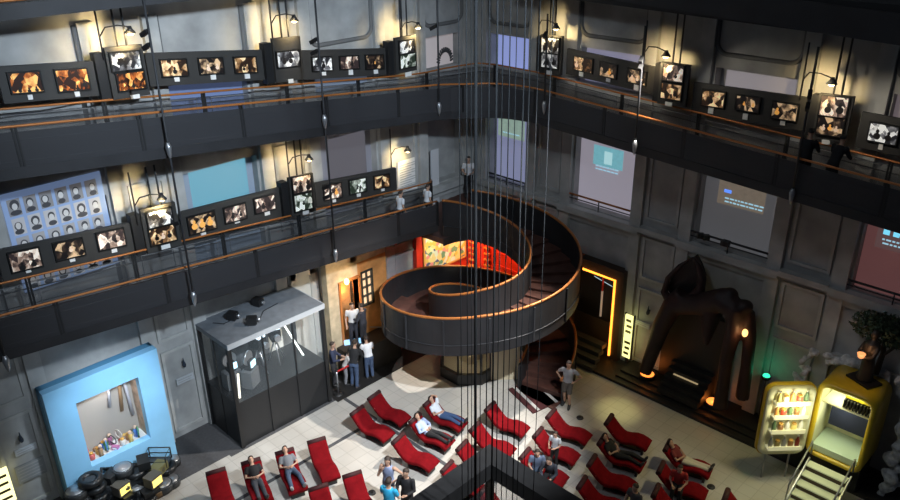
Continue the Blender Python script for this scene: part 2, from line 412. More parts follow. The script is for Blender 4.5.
# ------------------------------------------------------------------ boards and framed photographs
PM = {}
def photo_mat(style, seed):
    pal = {'O': ((.02, .006, .003), (.42, .10, .015), (1., .55, .16)), 'S': ((.02, .01, .006), (.30, .15, .06), (.85, .62, .35)),
           'B': ((.015, .015, .018), (.17, .17, .18), (.80, .80, .77)), 'D': ((.008, .006, .006), (.05, .03, .02), (.62, .42, .24)),
           'M': ((.03, .02, .02), (.30, .20, .15), (.85, .74, .62)), 'C': ((.02, .03, .02), (.28, .31, .26), (.80, .83, .76))}[style]
    m = bpy.data.materials.new('print'); m.use_nodes = True; nt = m.node_tree; bs = nt.nodes['Principled BSDF']
    tc = nt.nodes.new('ShaderNodeTexCoord'); mp = nt.nodes.new('ShaderNodeMapping'); vo = nt.nodes.new('ShaderNodeTexVoronoi'); vo.inputs['Scale'].default_value = 6.5; mxx = nt.nodes.new('ShaderNodeMix'); mxx.inputs[0].default_value = .38; spc = nt.nodes.new('ShaderNodeSeparateColor'); mp.inputs['Location'].default_value = (seed * 3.7, seed * 1.3, seed * 2.1)
    mp.inputs['Scale'].default_value = (1.1, 1, .9)
    n = nt.nodes.new('ShaderNodeTexNoise'); n.inputs['Scale'].default_value = 5.5; n.inputs['Detail'].default_value = 7; n.inputs['Distortion'].default_value = .15
    r = nt.nodes.new('ShaderNodeValToRGB'); r.color_ramp.elements[0].color = (*pal[0], 1); r.color_ramp.elements[0].position = .42
    e = r.color_ramp.elements.new(.53); e.color = (*pal[1], 1); r.color_ramp.elements[2].color = (*pal[2], 1); r.color_ramp.elements[2].position = .66
    nt.links.new(tc.outputs['Object'], mp.inputs[0]); nt.links.new(mp.outputs[0], n.inputs['Vector']); nt.links.new(mp.outputs[0], vo.inputs['Vector']); nt.links.new(vo.outputs['Color'], spc.inputs[0]); nt.links.new(n.outputs['Fac'], mxx.inputs[2]); nt.links.new(spc.outputs[0], mxx.inputs[3]); nt.links.new(mxx.outputs[0], r.inputs['Fac'])
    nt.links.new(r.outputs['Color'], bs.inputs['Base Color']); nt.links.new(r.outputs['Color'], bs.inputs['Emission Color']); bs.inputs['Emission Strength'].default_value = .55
    bs.inputs['Roughness'].default_value = .4
    return m
FRAME = mat('black picture frame', (.01, .01, .01), .4)
FIGD = mat('printed dark figure', (.012, .01, .01), .5)
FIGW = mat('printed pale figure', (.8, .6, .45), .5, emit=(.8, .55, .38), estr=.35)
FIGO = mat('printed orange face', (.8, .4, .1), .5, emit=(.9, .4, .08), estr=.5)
side_fn = {'L': onx, 'R': ony}
def axis_pt(side, p): return p.y if side == 'L' else p.x
def local_root(side): return pi / 2 if side == 'L' else 0.
def board(side, d, TL, TR, BL, BR, label, cards, thick=.10, tower=False, hang=None, group=None):
    """cards: list of (u, v, w, h) of the little white caption cards"""
    F = side_fn[side]; s = d if side == 'L' else -d
    P = [F(*q, s) for q in (TL, TR, BL, BR)]; ax = [axis_pt(side, p) for p in P]
    a0, a1 = (ax[0] + ax[2]) / 2, (ax[1] + ax[3]) / 2; h = ((P[0].z - P[2].z) + (P[1].z - P[3].z)) / 2
    zm0, zm1 = (P[0].z + P[2].z) / 2, (P[1].z + P[3].z) / 2
    w = a1 - a0; sl = (zm1 - zm0) / w; ac, zc = (a0 + a1) / 2, (zm0 + zm1) / 2
    loc = (s, ac, zc) if side == 'L' else (ac, s, zc)
    root = thing('display_tower' if tower else 'picture_board', label, 'display board', loc, local_root(side), group)
    def quad(b, x, z, ww, hh, y0, y1):
        b.hexa([V((x - ww / 2, y0, z + sl * (x - ww / 2) - hh / 2)), V((x + ww / 2, y0, z + sl * (x + ww / 2) - hh / 2)), V((x + ww / 2, y0, z + sl * (x + ww / 2) + hh / 2)), V((x - ww / 2, y0, z + sl * (x - ww / 2) + hh / 2)),
                V((x - ww / 2, y1, z + sl * (x - ww / 2) - hh / 2)), V((x + ww / 2, y1, z + sl * (x + ww / 2) - hh / 2)), V((x + ww / 2, y1, z + sl * (x + ww / 2) + hh / 2)), V((x - ww / 2, y1, z + sl * (x - ww / 2) + hh / 2))])
    b = MB(); quad(b, 0, 0, w, h, 0, thick); b.build('board', BOARD, root)
    if tower:
        for sx in (-.12, .12):
            b = MB(); b.tube([(sx * w, thick / 2, h / 2 - .05), (sx * w, thick / 2, 13.4 - zc if zc > 9 else 9.3 - zc)], .025, 0, 6); b.build('hanger', METAL, root)
        b = MB(); b.bb((-w * .75, thick, -h / 2), (-w * .5, thick + .25, h / 2 - .1)); b.build('side_panel', BLACK, root)
    for (u, v, cw, ch) in cards:
        q = F(u, v, s); x = axis_pt(side, q) - ac; z = q.z - zc - sl * x
        ws = abs(axis_pt(side, F(u + cw / 2, v, s)) - axis_pt(side, F(u - cw / 2, v, s))); hs = abs(F(u, v - ch / 2, s).z - F(u, v + ch / 2, s).z)
        b = MB(); quad(b, x, z, ws, hs, -.03, .005); b.build('caption_card', CARD, root)
    return sl
seedc = [0]
def photo(side, d, u, v, w, h, style, label, figs=(), sl=0.):
    F = side_fn[side]; s = d if side == 'L' else -d; seedc[0] += 1
    q = F(u, v, s); A = abs(axis_pt(side, F(u + w / 2, v, s)) - axis_pt(side, F(u - w / 2, v, s))); H = abs(F(u, v - h / 2, s).z - F(u, v + h / 2, s).z)
    root = thing('framed_photograph', label, 'picture', q, local_root(side), 'framed film stills on the hanging boards')
    def sh(b):
        for p in b.v: p.z += sl * p.x
        return b
    b = MB(); t = .035
    for x0, x1, z0, z1 in ((-A / 2 - t, A / 2 + t, H / 2, H / 2 + t), (-A / 2 - t, A / 2 + t, -H / 2 - t, -H / 2), (-A / 2 - t, -A / 2, -H / 2, H / 2), (A / 2, A / 2 + t, -H / 2, H / 2)):
        b.bb((x0, -.02, z0), (x1, .05, z1))
    sh(b).build('frame', FRAME, root)
    b = MB(); b.bb((-A / 2, .0, -H / 2), (A / 2, .04, H / 2), 0)
    for (fx, fy, fs, fm) in figs:    # printed figures: a head on shoulders, printed flat
        X, Z, S = fx * A / 2, fy * H / 2, fs * H * .8
        for (ox, oz, rx, rz_) in ((0, .22 * S, .12 * S, .15 * S), (0, -.13 * S, .24 * S, .24 * S)):
            n = 12; ring = [V((min(max(X + ox + rx * cos(2 * pi * k / n), -A / 2), A / 2), -.003, min(max(Z + oz + rz_ * sin(2 * pi * k / n), -H / 2), H / 2))) for k in range(n)]
            b.add(ring, [list(range(n))], fm)
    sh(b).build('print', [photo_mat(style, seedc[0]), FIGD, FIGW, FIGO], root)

LB, LT, RB, RT = .74, .98, .46, .72      # how far boards and towers stand off the walls
s = board('L', LB, (0, 66), (99, 61), (0, 105), (105, 95), 'long dark display panel at the upper far left holding two orange pictures', [(30, 97, 5, 5), (77, 94, 5, 5)])
photo('L', LB + .05, 26, 82.5, 31, 20, 'O', 'framed photograph of a dim orange stage before a dark crowd', [(-.5, -.7, .5, 1), (.1, -.8, .5, 1), (.6, -.75, .5, 1)], s)
photo('L', LB + .05, 73, 80, 31, 21, 'O', 'framed photograph of a blazing yellow orange interior, second on its panel', [(.2, -.8, .5, 1), (.7, -.4, .6, 1)], s)
s = board('L', LT, (105, 48), (143, 44), (113, 100), (149.5, 95), 'upright display tower at the upper left with a bright street scene above a fire', [(135, 96.5, 9, 4)], tower=True)
photo('L', LT + .05, 126, 61, 29, 18, 'B', 'framed black and white street photograph atop the leftmost upper tower', [(-.5, 0, .7, 1)], s)
photo('L', LT + .05, 131.5, 81, 27, 17, 'O', 'framed photograph of orange flames beside white smoke, lower on its tower', [(.1, -.5, .6, 1)], s)
s = board('L', LB, (145.5, 53), (267, 49.5), (150, 87), (266, 80), 'long dark display panel of three brown toned pictures on the upper left', [(176.5, 79, 5, 5), (213, 77, 5, 5), (247, 76, 5, 5)])
photo('L', LB + .05, 174.5, 68, 25, 16, 'S', 'framed golden brown photograph of a crowded room beside the leftmost upper tower', [(0, -.3, .8, 1)], s)
photo('L', LB + .05, 211.5, 66, 23, 15, 'D', 'framed dark photograph of two pale figures, middle of the brown toned three', [(-.3, -.2, .8, 2), (.5, -.1, .7, 2)], s)
photo('L', LB + .05, 245.7, 65, 21, 15, 'S', 'framed photograph of a yellow hall with columns, right end of its panel', [(-.2, -.4, .6, 1), (.3, -.4, .6, 1)], s)
s = board('L', LT, (273, 38.5), (301, 36), (276, 83), (303, 79.5), 'upright display tower of plain dark top with a single grey picture', [(290.5, 81, 5, 4)], tower=True)
photo('L', LT + .05, 288.6, 59, 22, 15, 'B', 'framed dim grey photograph of standing figures alone on its tower', [(-.4, -.2, .8, 1), (.2, -.1, .9, 1)], s)
s = board('L', LB, (303, 50), (388, 48.5), (303, 80.5), (389, 74.5), 'dark display panel of three pictures on the upper left near the corner', [(323.5, 73, 4, 4.5), (350.5, 72, 4, 5.5), (375.5, 71, 4, 5)])
photo('L', LB + .05, 322.5, 64, 19, 13, 'B', 'framed black and white photograph of a close couple, left on its panel', [(.1, -.1, 1., 1)], s)
photo('L', LB + .05, 349.6, 62.6, 18, 12, 'M', 'framed photograph of reddish and white shapes between a couple and a candle', [(.3, -.2, .8, 1)], s)
photo('L', LB + .05, 375, 62, 17, 13, 'D', 'framed nearly black photograph with a small glowing candle flame', [(0, -.1, .4, 3)], s)
s = board('L', LT, (395.5, 37.5), (416, 35), (396, 75), (417, 69.5), 'upright display tower with two pictures left of the upper corner', [(408, 74, 6, 4)], tower=True)
photo('L', LT + .05, 406.8, 46.8, 14, 12, 'B', 'framed pale photograph of dark birds-like shapes atop the tower left of the corner', [(-.3, -.2, .5, 1), (.4, 0, .5, 1)], s)
photo('L', LT + .05, 408, 60.8, 15, 13, 'C', 'framed grey photograph of a ruined street low on the tower left of the corner', [(0, -.3, .6, 1)], s)
# upper right
s = board('R', RT, (540, 34), (561, 36.5), (540, 73), (562, 75.5), 'upright display tower with two black and white pictures right of the upper corner', [(549, 72.5, 6, 4)], tower=True)
photo('R', RT + .05, 550, 45.5, 17, 15, 'B', 'framed black and white photograph of three figures atop the tower right of the corner', [(-.6, -.2, .9, 1), (.1, -.1, 1., 1), (.6, -.2, .9, 1)], s)
photo('R', RT + .05, 549.5, 61, 16, 13.5, 'B', 'framed dark photograph of a man in black, low on the tower right of the corner', [(-.4, -.1, 1., 1), (.5, -.1, .9, 1)], s)
s = board('R', RB, (566, 48.6), (658, 67.6), (567, 74), (658, 96), 'dark display panel of three small pictures on the upper right near the corner', [(581.5, 73.5, 4, 5.5), (608.5, 79.5, 4, 4.5), (636.5, 87.5, 4.5, 5.5)])
photo('R', RB + .05, 582.8, 64.6, 18, 13, 'S', 'framed warm photograph with a white lit figure at its left edge', [(-.7, -.1, .9, 2)], s)
photo('R', RB + .05, 608, 70.5, 16, 13, 'D', 'framed dark photograph of amber lights, middle of the panel right of the corner', [(.2, -.1, .8, 3)], s)
photo('R', RB + .05, 636.5, 77, 18, 13, 'D', 'framed dark photograph of three grey figures beside the glowing middle tower', [(-.5, -.2, .7, 2), (.1, -.2, .7, 2), (.5, -.2, .7, 2)], s)
s = board('R', RT, (661, 62), (688, 65), (657, 103), (687, 108), 'upright display tower under a lit lamp in the middle of the right upper walkway', [(669, 104, 7, 4)], tower=True)
photo('R', RT + .05, 673, 73, 20, 16, 'M', 'framed bright photograph of a banquet table atop the middle right tower', [(-.4, -.3, .6, 1), (.3, -.3, .6, 1)], s)
photo('R', RT + .05, 671, 91.7, 20, 15, 'S', 'framed brown photograph of a dinner crowd low on the middle right tower', [(-.5, -.2, .7, 1), (.4, -.2, .7, 1)], s)
s = board('R', RB, (693, 82), (810, 98), (692, 113), (813, 133), 'long dark display panel of three dim pictures on the upper right', [(711, 110.5, 5, 6), (745.5, 116.5, 5, 6), (783, 122.5, 5, 5)])
photo('R', RB + .05, 713, 99, 22, 15, 'S', 'framed brown photograph of a dark seated figure right of the middle tower', [(-.2, -.1, 1., 1)], s)
photo('R', RB + .05, 747.5, 104, 23, 14, 'D', 'framed dark photograph of candle lit faces, middle of the dim three', [(-.3, 0, .5, 3), (.5, 0, .5, 3)], s)
photo('R', RB + .05, 784.6, 111.5, 25, 16, 'D', 'framed murky grey photograph, right end of the dim three', [(-.6, -.1, .8, 3)], s)
s = board('R', RT, (819, 93), (853, 97), (812, 138), (846, 143), 'upright display tower under a lit lamp at the upper far right', [(826, 142, 8, 4)], tower=True)
photo('R', RT + .05, 833.7, 106.7, 27, 20, 'M', 'framed bright photograph of two dark suited figures atop the far right tower', [(-.4, -.2, .9, 1), (.5, -.1, 1., 1)], s)
photo('R', RT + .05, 830, 126.5, 26, 18, 'D', 'framed photograph of a colourful dark crowd low on the far right tower', [(-.5, -.2, .6, 2), (0, -.1, .6, 3), (.5, -.2, .6, 2)], s)
s = board('R', RB, (860, 112), (915, 121), (857, 147), (912, 159), 'dark display panel at the extreme right edge of the upper walkway', [(881, 146, 4.5, 7)])
photo('R', RB + .05, 883, 133.7, 29, 18, 'B', 'framed photograph of two men in dark coats at the far right edge', [(-.4, -.2, 1., 1), (.4, -.2, .9, 1)], s)
# lower left
s = board('L', LB, (0, 251), (136, 220), (0, 283), (139, 252), 'long dark display panel in front of the portrait wall on the lower left', [(28, 270, 5.5, 5), (72, 259, 5.5, 5), (114, 250, 5.5, 4.5)])
photo('L', LB + .05, 25.5, 260, 31, 19, 'M', 'framed photograph of a pale reclining face at the lower far left', [(-.3, -.6, .8, 1), (.5, -.5, .7, 1)], s)
photo('L', LB + .05, 69.5, 249.5, 29, 17, 'D', 'framed black photograph with one small lit face, middle of the portrait wall panel', [(.1, 0, .6, 2)], s)
photo('L', LB + .05, 111.5, 239.5, 27, 17, 'M', 'framed bright photograph of a cream coloured room below the portrait wall', [(.3, -.2, .5, 1)], s)
s = board('L', LT, (140, 209), (175, 203), (148, 255), (182, 244), 'upright display tower right of the wall of portraits on the lower left', [(165.5, 246.5, 9, 4)], tower=True)
photo('L', LT + .05, 160, 218, 25, 16, 'B', 'framed white photograph of a lone dark figure on a tower beside the portrait wall', [(.1, -.3, .7, 1)], s)
photo('L', LT + .05, 163, 235, 26, 16, 'S', 'framed warm photograph of a group under the lone dark figure', [(-.5, -.1, .7, 1), (.0, -.1, .7, 2), (.5, -.1, .8, 1)], s)
s = board('L', LB, (179, 213), (281, 187), (186, 244), (284, 217), 'dark display panel below the bright blue projection on the lower left', [(203, 232.5, 5, 5), (237, 221, 5, 4), (267, 213, 5, 4)])
photo('L', LB + .05, 202.3, 223, 27, 17, 'D', 'framed photograph of three orange lit faces in a row', [(-.6, 0, .95, 3), (0, 0, .95, 3), (.6, 0, .95, 3)], s)
photo('L', LB + .05, 235.6, 213.4, 21, 15, 'M', 'framed brownish photograph of people outdoors, middle below the blue projection', [(-.3, -.2, .7, 1), (.5, -.2, .6, 1)], s)
photo('L', LB + .05, 265.2, 204, 20, 14, 'M', 'framed pale photograph of a gathering, right end below the blue projection', [(-.2, -.2, .8, 1), (.4, -.2, .6, 1)], s)
s = board('L', LT, (288, 178), (313.5, 173), (293, 217), (316, 211), 'upright display tower with two pictures midway along the lower left walkway', [(305.5, 212, 6, 4)], tower=True)
photo('L', LT + .05, 302, 184, 18, 16, 'M', 'framed photograph of a woman in red and white on the lower middle tower', [(-.2, -.2, .8, 1), (.7, -.3, 1., 1)], s)
photo('L', LT + .05, 303.5, 202, 17.5, 16, 'C', 'framed greenish photograph of a rider low on the lower middle tower', [(0, -.1, .5, 1)], s)
s = board('L', LB, (315, 183), (396, 168), (317, 208), (397, 190), 'dark display panel of three bright pictures near the lower landing', [(334, 200, 3, 4), (358.5, 194.5, 3.5, 4), (382.5, 189, 3, 4)])
photo('L', LB + .05, 333, 191.5, 17, 14, 'M', 'framed photograph of a smiling pair, left of the three near the landing', [(-.3, -.1, .8, 1), (.4, -.1, .8, 3)], s)
photo('L', LB + .05, 358, 186, 16, 13, 'C', 'framed pale photograph of two distant walkers, middle of the three near the landing', [(-.1, -.2, .5, 1), (.3, -.2, .5, 1)], s)
photo('L', LB + .05, 382, 181.6, 14.5, 12, 'S', 'framed dark golden photograph, right of the three near the landing', [(.1, -.1, .8, 1)], s)

# lamps over the towers
def picture_lamp(side, u, v, d, label, warm=(1, .78, .42), e=60., glowing=True):
    F = side_fn[side]; s = d if side == 'L' else -d; q = F(u, v, s)
    t = thing('picture_lamp', label, 'lamp', q, local_root(side), 'curved lamps over the display towers')
    b = MB(); b.tube([(-.75, .05, -.05), (-.6, .0, .16), (-.3, -.03, .18), (0, -.03, .1)], .018, 0, 6); b.tube([(-.75, .05, -.6), (-.75, .05, .9)], .022, 0, 6); b.build('arm', METAL, t)
    b = MB(); b.lathe([(.05, .12), (.06, .06), (.14, -.05)], (0, 0, 0)); b.build('shade', METAL, t)
    b = MB(); b.ell((0, 0, -.05), (.09, .09, .06)); b.build('bulb', glow('warm bulb', (1, .75, .4), 12 if glowing else 4), t)
    out = V((1, 0, 0)) if side == 'L' else V((0, -1, 0))
    along = V((0, 1, 0)) if side == 'L' else V((1, 0, 0))
    light('SPOT', 'lamp_light', q + V((0, 0, -.12)) + out * .3 - along * .1, e * (4. if side == 'L' else 3.2), warm, q - out * 1.3 - along * .4 + V((0, 0, -.6)), .06, 112, .9)
W2 = (1, .74, .34)
picture_lamp('L', 130, 31, 1.0, 'curved lamp over the leftmost upper tower', e=60, warm=W2)
picture_lamp('L', 294, 19, 1.0, 'curved lamp over the single picture tower', e=55, warm=W2)
picture_lamp('L', 418, 26, 1.0, 'curved lamp over the tower left of the upper corner', e=50, warm=W2)
picture_lamp('R', 556, 27, .8, 'curved lamp over the tower right of the upper corner', e=40, warm=W2)
picture_lamp('R', 666, 54.6, .8, 'glowing curved lamp over the middle right tower', e=36, warm=W2)
picture_lamp('R', 832, 82, .8, 'glowing curved lamp over the far right tower', e=36, warm=W2)
picture_lamp('L', 161.6, 197.5, 1.0, 'curved lamp over the tower beside the portrait wall', e=45, warm=W2)
picture_lamp('L', 309, 158, 1.0, 'curved lamp over the tower midway on the lower walkway', e=40, warm=W2)
picture_lamp('L', 407.6, 149.5, .45, 'curved lamp lighting the white text panel near the landing', e=30, warm=W2)

# ------------------------------------------------------------------ hanging rods with floodlights
def rod(label, x, y, z0, z1, tips, floods, face):
    t = thing('suspension_rod', label, 'rod', (x, y, z0), 0, 'suspension rods along the walkway edges')
    b = MB(); b.tube([(0, 0, .2), (0, 0, z1 - z0)], .03, 0, 6); b.build('shaft', METAL, t)
    for z in tips:
        b = MB(); b.lathe([(.01, -.24), (.05, -.12), (.075, .08), (.04, .2)], (0, 0, z - z0 + .24)); b.build('cone_tip', STEEL, t)
    for z in floods:
        b = MB(); M = Matrix.Rotation(face, 3, 'Z') @ Matrix.Rotation(-.5, 3, 'Y')
        b.box(V((0, 0, z - z0)) + Matrix.Rotation(face, 3, 'Z') @ V((-.15, 0, 0)), (.24, .10, .10), M=M); b.build('floodlight', BLACK, t)
rod('suspension rod at the far left carrying no floodlight', 2.95, -18.3, 6.1, 14, [6.1], [], 0)
rod('suspension rod left of the glass case line with two floodlights', 2.95, -13.7, 5.95, 14, [10.0, 5.95], [13.0, 12.7, 8.3], .3)
rod('suspension rod midway along the left walkways with stacked floodlights', 2.95, -9.05, 5.6, 14, [9.75, 5.6], [12.2, 11.9, 8.0, 7.7], .3)
rod('suspension rod on the left walkway nearest the corner', 2.95, -4.55, 9.25, 14, [9.25], [12.0], .3)
rod('suspension rod on the right walkway nearest the corner', 5.46, -2.35, 9.3, 12.4, [9.3], [11.8], 1.9)
rod('suspension rod midway along the right walkway with two floodlights', 8.85, -2.35, 8.7, 12.4, [8.7], [11.5, 11.3], 1.9)
rod('suspension rod on the far right walkway with two floodlights', 13.55, -2.35, 8.4, 12.4, [8.4], [11.3, 11.0], 1.9)

# ------------------------------------------------------------------ projections and niche pictures
def screen(side, a0, a1, z0, z1, label, m, d=-.30, name='projection_screen'):
    t = thing(name, label, 'screen', (d, (a0 + a1) / 2, z0) if side == 'L' else ((a0 + a1) / 2, -d, z0), local_root(side))
    b = MB(); b.bb((-(a1 - a0) / 2, 0, 0), ((a1 - a0) / 2, .03, z1 - z0)); b.build('sheet', m, t); return t
def image(t, x0, x1, z0, z1, m, name='projected_image', y=-.012):
    b = MB(); b.bb((x0, y, z0), (x1, y + .01, z1)); return b.build(name, m, t)
def dashes(t, x, z, w, rows, m, sl=0.):
    b = MB(); r = random.Random(int(x * 100) + rows)
    for k in range(rows):
        q = x - w / 2 + r.random() * .1
        while q < x + w / 2 - .05:
            l = .05 + r.random() * .12; b.bb((q, -.025, z - k * .11), (q + l, -.013, z - k * .11 + .042)); q += l + .035
    b.build('subtitle', m, t)
CY = glow('cyan subtitle', (.40, .72, .9), .75)
t = screen('L', -12.05, -9.6, NZ0, NZ1, 'pale screen with a bright turquoise projection on the lower left wall', mat('screen cloth', (.30, .36, .45), .8))
image(t, -.92, 1.0, 1.5, 2.98, glow('turquoise image', (.22, .60, .80), .62))
t = screen('L', -7.2, -4.8, NZ0, NZ1, 'dim grey violet screen behind the three bright pictures', mat('screen grey', (.30, .29, .33), .8))
image(t, -.75, .95, 1.2, 2.75, glow('grey violet image', (.28, .27, .32), .35))
t = screen('R', 1.05, 2.9, NZ0 - .05, NZ1, 'blue violet screen with a green and brown film image beside the landing', mat('screen violet', (.30, .30, .40), .8, emit=(.20, .22, .36), estr=.8))
image(t, -.75, .55, 1.75, 2.9, mat('film image', (.1, .15, .1), .6, vary=.9, scale=3, emit=(.30, .42, .36), estr=.7)); dashes(t, -.1, 1.9, .9, 1, CY)
t = screen('R', 5.1, 7.5, NZ0, NZ1, 'pale violet screen with a turquoise film image and subtitles', mat('screen lilac', (.34, .32, .36), .8, emit=(.28, .26, .31), estr=.8))
image(t, -.65, .55, 1.55, 2.25, mat('film image 2', (.1, .2, .22), .6, vary=.5, scale=4, emit=(.14, .36, .42), estr=1.0))
image(t, -.2, .12, 1.65, 2.1, glow('pale face image', (.45, .75, .8), .8), 'projected_figure', -.02); dashes(t, -.05, 1.5, 1.0, 2, CY)
t = screen('R', 9.9, 12.3, NZ0, NZ1, 'dim grey screen with a brown film image and white subtitles', mat('screen dim', (.22, .22, .23), .8, emit=(.07, .07, .075), estr=.8))
image(t, -.75, .75, 1.35, 2.3, mat('film image 3', (.12, .1, .08), .6, vary=.5, scale=4, emit=(.16, .13, .10), estr=.8)); dashes(t, .1, 1.55, 1.3, 2, CY)
b = MB(); b.bb((-.55, -.03, 1.75), (-.32, -.02, 1.85)); b.build('blue_mark', glow('blue mark', (.1, .25, .9), 1.2), t)
t = screen('R', 14.75, 17.1, NZ0, NZ1, 'reddish dark screen with cyan subtitles at the far right', mat('screen red', (.25, .12, .11), .8, emit=(.12, .05, .05), estr=.7))
image(t, -.9, 1.0, 1.3, 2.2, glow('red film image', (.18, .10, .10), .5)); dashes(t, -.3, 1.55, .9, 2, CY)
b = MB()
for x in (-.75, -.5, -.25): b.bb((x, -.03, 1.72), (x + .16, -.02, 2.05))
b.build('cyan_shape', glow('cyan mark', (.2, .7, .95), 1.0), t)
t = screen('L', -2.2, -.6, UZ0 - .1, UZ1, 'pale pinkish sheet with a dark drawn figure at the upper corner', mat('pink sheet', (.5, .46, .46), .8, emit=(.30, .26, .26), estr=.6), name='printed_sheet')
b = MB()
for k in range(14):
    a = k * pi / 13; b.tube([(.35 + .28 * cos(a), -.02, .2 + .35 * sin(a)), (.35 + .42 * cos(a), -.02, .25 + .48 * sin(a))], .035, 0, 5)
b.build('drawn_figure', mat('drawn grey', (.06, .06, .065), .8), t)
screen('R', 1.05, 2.9, UZ0 - .1, UZ1, 'bright blue violet screen at the upper corner', mat('screen blue', (.25, .28, .5), .8, emit=(.22, .27, .55), estr=.9))
screen('R', 10.1, 12.3, UZ0, UZ1 - .1, 'pale lilac screen behind the three dim pictures', mat('screen lilac 2', (.3, .28, .3), .8, emit=(.24, .22, .24), estr=.7))
screen('R', 14.75, 17.1, UZ0, UZ1, 'pale screen behind the far right boards', mat('screen lilac 3', (.3, .27, .28), .8, emit=(.16, .13, .14), estr=.6))
screen('R', 5.1, 7.5, UZ0, UZ1, 'violet screen glimpsed below the small picture panel', mat('screen violet 2', (.3, .3, .42), .8, emit=(.22, .22, .33), estr=.6))
screen('L', -12.05, -9.6, UZ0, UZ1, 'blue lit screen glimpsed below the brown toned pictures', mat('screen blue 2', (.15, .2, .35), .8, emit=(.08, .11, .22), estr=.5))
screen('L', -7.2, -4.8, UZ0, UZ1, 'grey blue screen behind the upper panel near the corner', mat('screen blue 3', (.2, .24, .3), .8, emit=(.10, .12, .17), estr=.5))
# wall of portraits
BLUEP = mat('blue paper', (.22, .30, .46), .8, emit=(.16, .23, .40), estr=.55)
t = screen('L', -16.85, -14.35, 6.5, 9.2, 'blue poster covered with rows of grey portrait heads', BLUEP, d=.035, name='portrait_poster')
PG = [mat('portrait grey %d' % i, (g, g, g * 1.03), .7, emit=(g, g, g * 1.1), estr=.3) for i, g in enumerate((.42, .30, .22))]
PH = mat('portrait hair', (.07, .07, .08), .7); PF = mat('portrait face', (.5, .5, .5), .7, emit=(.5, .5, .52), estr=.3)
for r_ in range(5):
    for c_ in range(6):
        b = MB(); x, z = -.98 + c_ * .385, .27 + r_ * .51
        b.bb((x - .15, -.012, z - .22), (x + .15, -.002, z + .22), 0)
        jx = rnd.uniform(-.03, .03)
        hs = rnd.uniform(.75, 1.15); hl_ = rnd.uniform(-.04, .03)
        for rx, rz_, oz, m, y in ((.10 * hs, .12 * hs, .05 + hl_, 1, -.014), (.065, .09, .02, 2, -.016), (.12 * hs, .07, -.14, 1, -.015)):
            n = 12; ring = [V((x + jx + rx * cos(2 * pi * k / n), y, z + oz + rz_ * sin(2 * pi * k / n))) for k in range(n)]; b.add(ring, [list(range(n))], m)
        b.build('portrait', [PG[(r_ * 5 + c_ * 3) % 3], PH, PF], t)
# niche guard rails on the right wall
for a0, a1, z, lab in ((4.95, 7.6, 5.9, 'orange topped guard rail below the pale violet screen'), (9.8, 12.4, 5.85, 'dark guard rail with clamped lamps below the dim grey screen'), (14.6, 17.2, 5.8, 'dark guard rail below the reddish screen'), (1.1, 2.95, 5.75, 'dark guard rail below the blue violet screen')):
    t = thing('guard_rail', lab, 'railing', ((a0 + a1) / 2, -.12, z - .4)); w = (a1 - a0) / 2
    b = MB(); b.tube([(-w, 0, .4), (w, 0, .4)], .035, 0, 6); b.build('top_rail', COPPER if 'orange' in lab else METAL, t)
    b = MB(); b.tube([(-w, 0, .25), (w, 0, .25)], .02, 0, 6); b.build('lower_rail', METAL, t)
    for x in (-w, 0, w): b = MB(); b.tube([(x, 0, 0), (x, 0, .4)], .02, 0, 6); b.build('post', METAL, t)
    if 'clamped' in lab:
        for x in (-.9, -.7, -.1, .0): b = MB(); b.box((x, -.1, .38), (.14, .2, .16), rz=x); b.build('clamp_lamp', BLACK, t)
b = MB(); b.bb((.0, -2.2, 4.7), (.06, -1.8, 6.9)); b.bb((.06, -1.88, 5.6), (.1, -1.85, 5.75)); struct(b.build('door_1', mat('white door', (.6, .6, .62), .6)), 'narrow white door beside the corner landing', 'door')
# white text panel beside the landing
q0, q1 = onx(397, 165, .03), onx(416, 160, .03); q2 = onx(397, 196, .03)
tag_t = thing('text_sheet', 'white text panel lit from above beside the landing', 'sign', (.03, (q0.y + q1.y) / 2, q2.z), pi / 2)
b = MB(); b.bb((-(q1.y - q0.y) / 2, -.03, 0), ((q1.y - q0.y) / 2, 0, q0.z - q2.z + .1)); b.build('sheet', CARD, tag_t)
b = MB()
for k in range(12): b.bb((-(q1.y - q0.y) / 2 * .8, -.036, .12 + k * .09), ((q1.y - q0.y) / 2 * (.8 if k % 3 else .4), -.03, .14 + k * .09))
b.build('text_lines', mat('grey print', (.35, .35, .35), .8), tag_t)

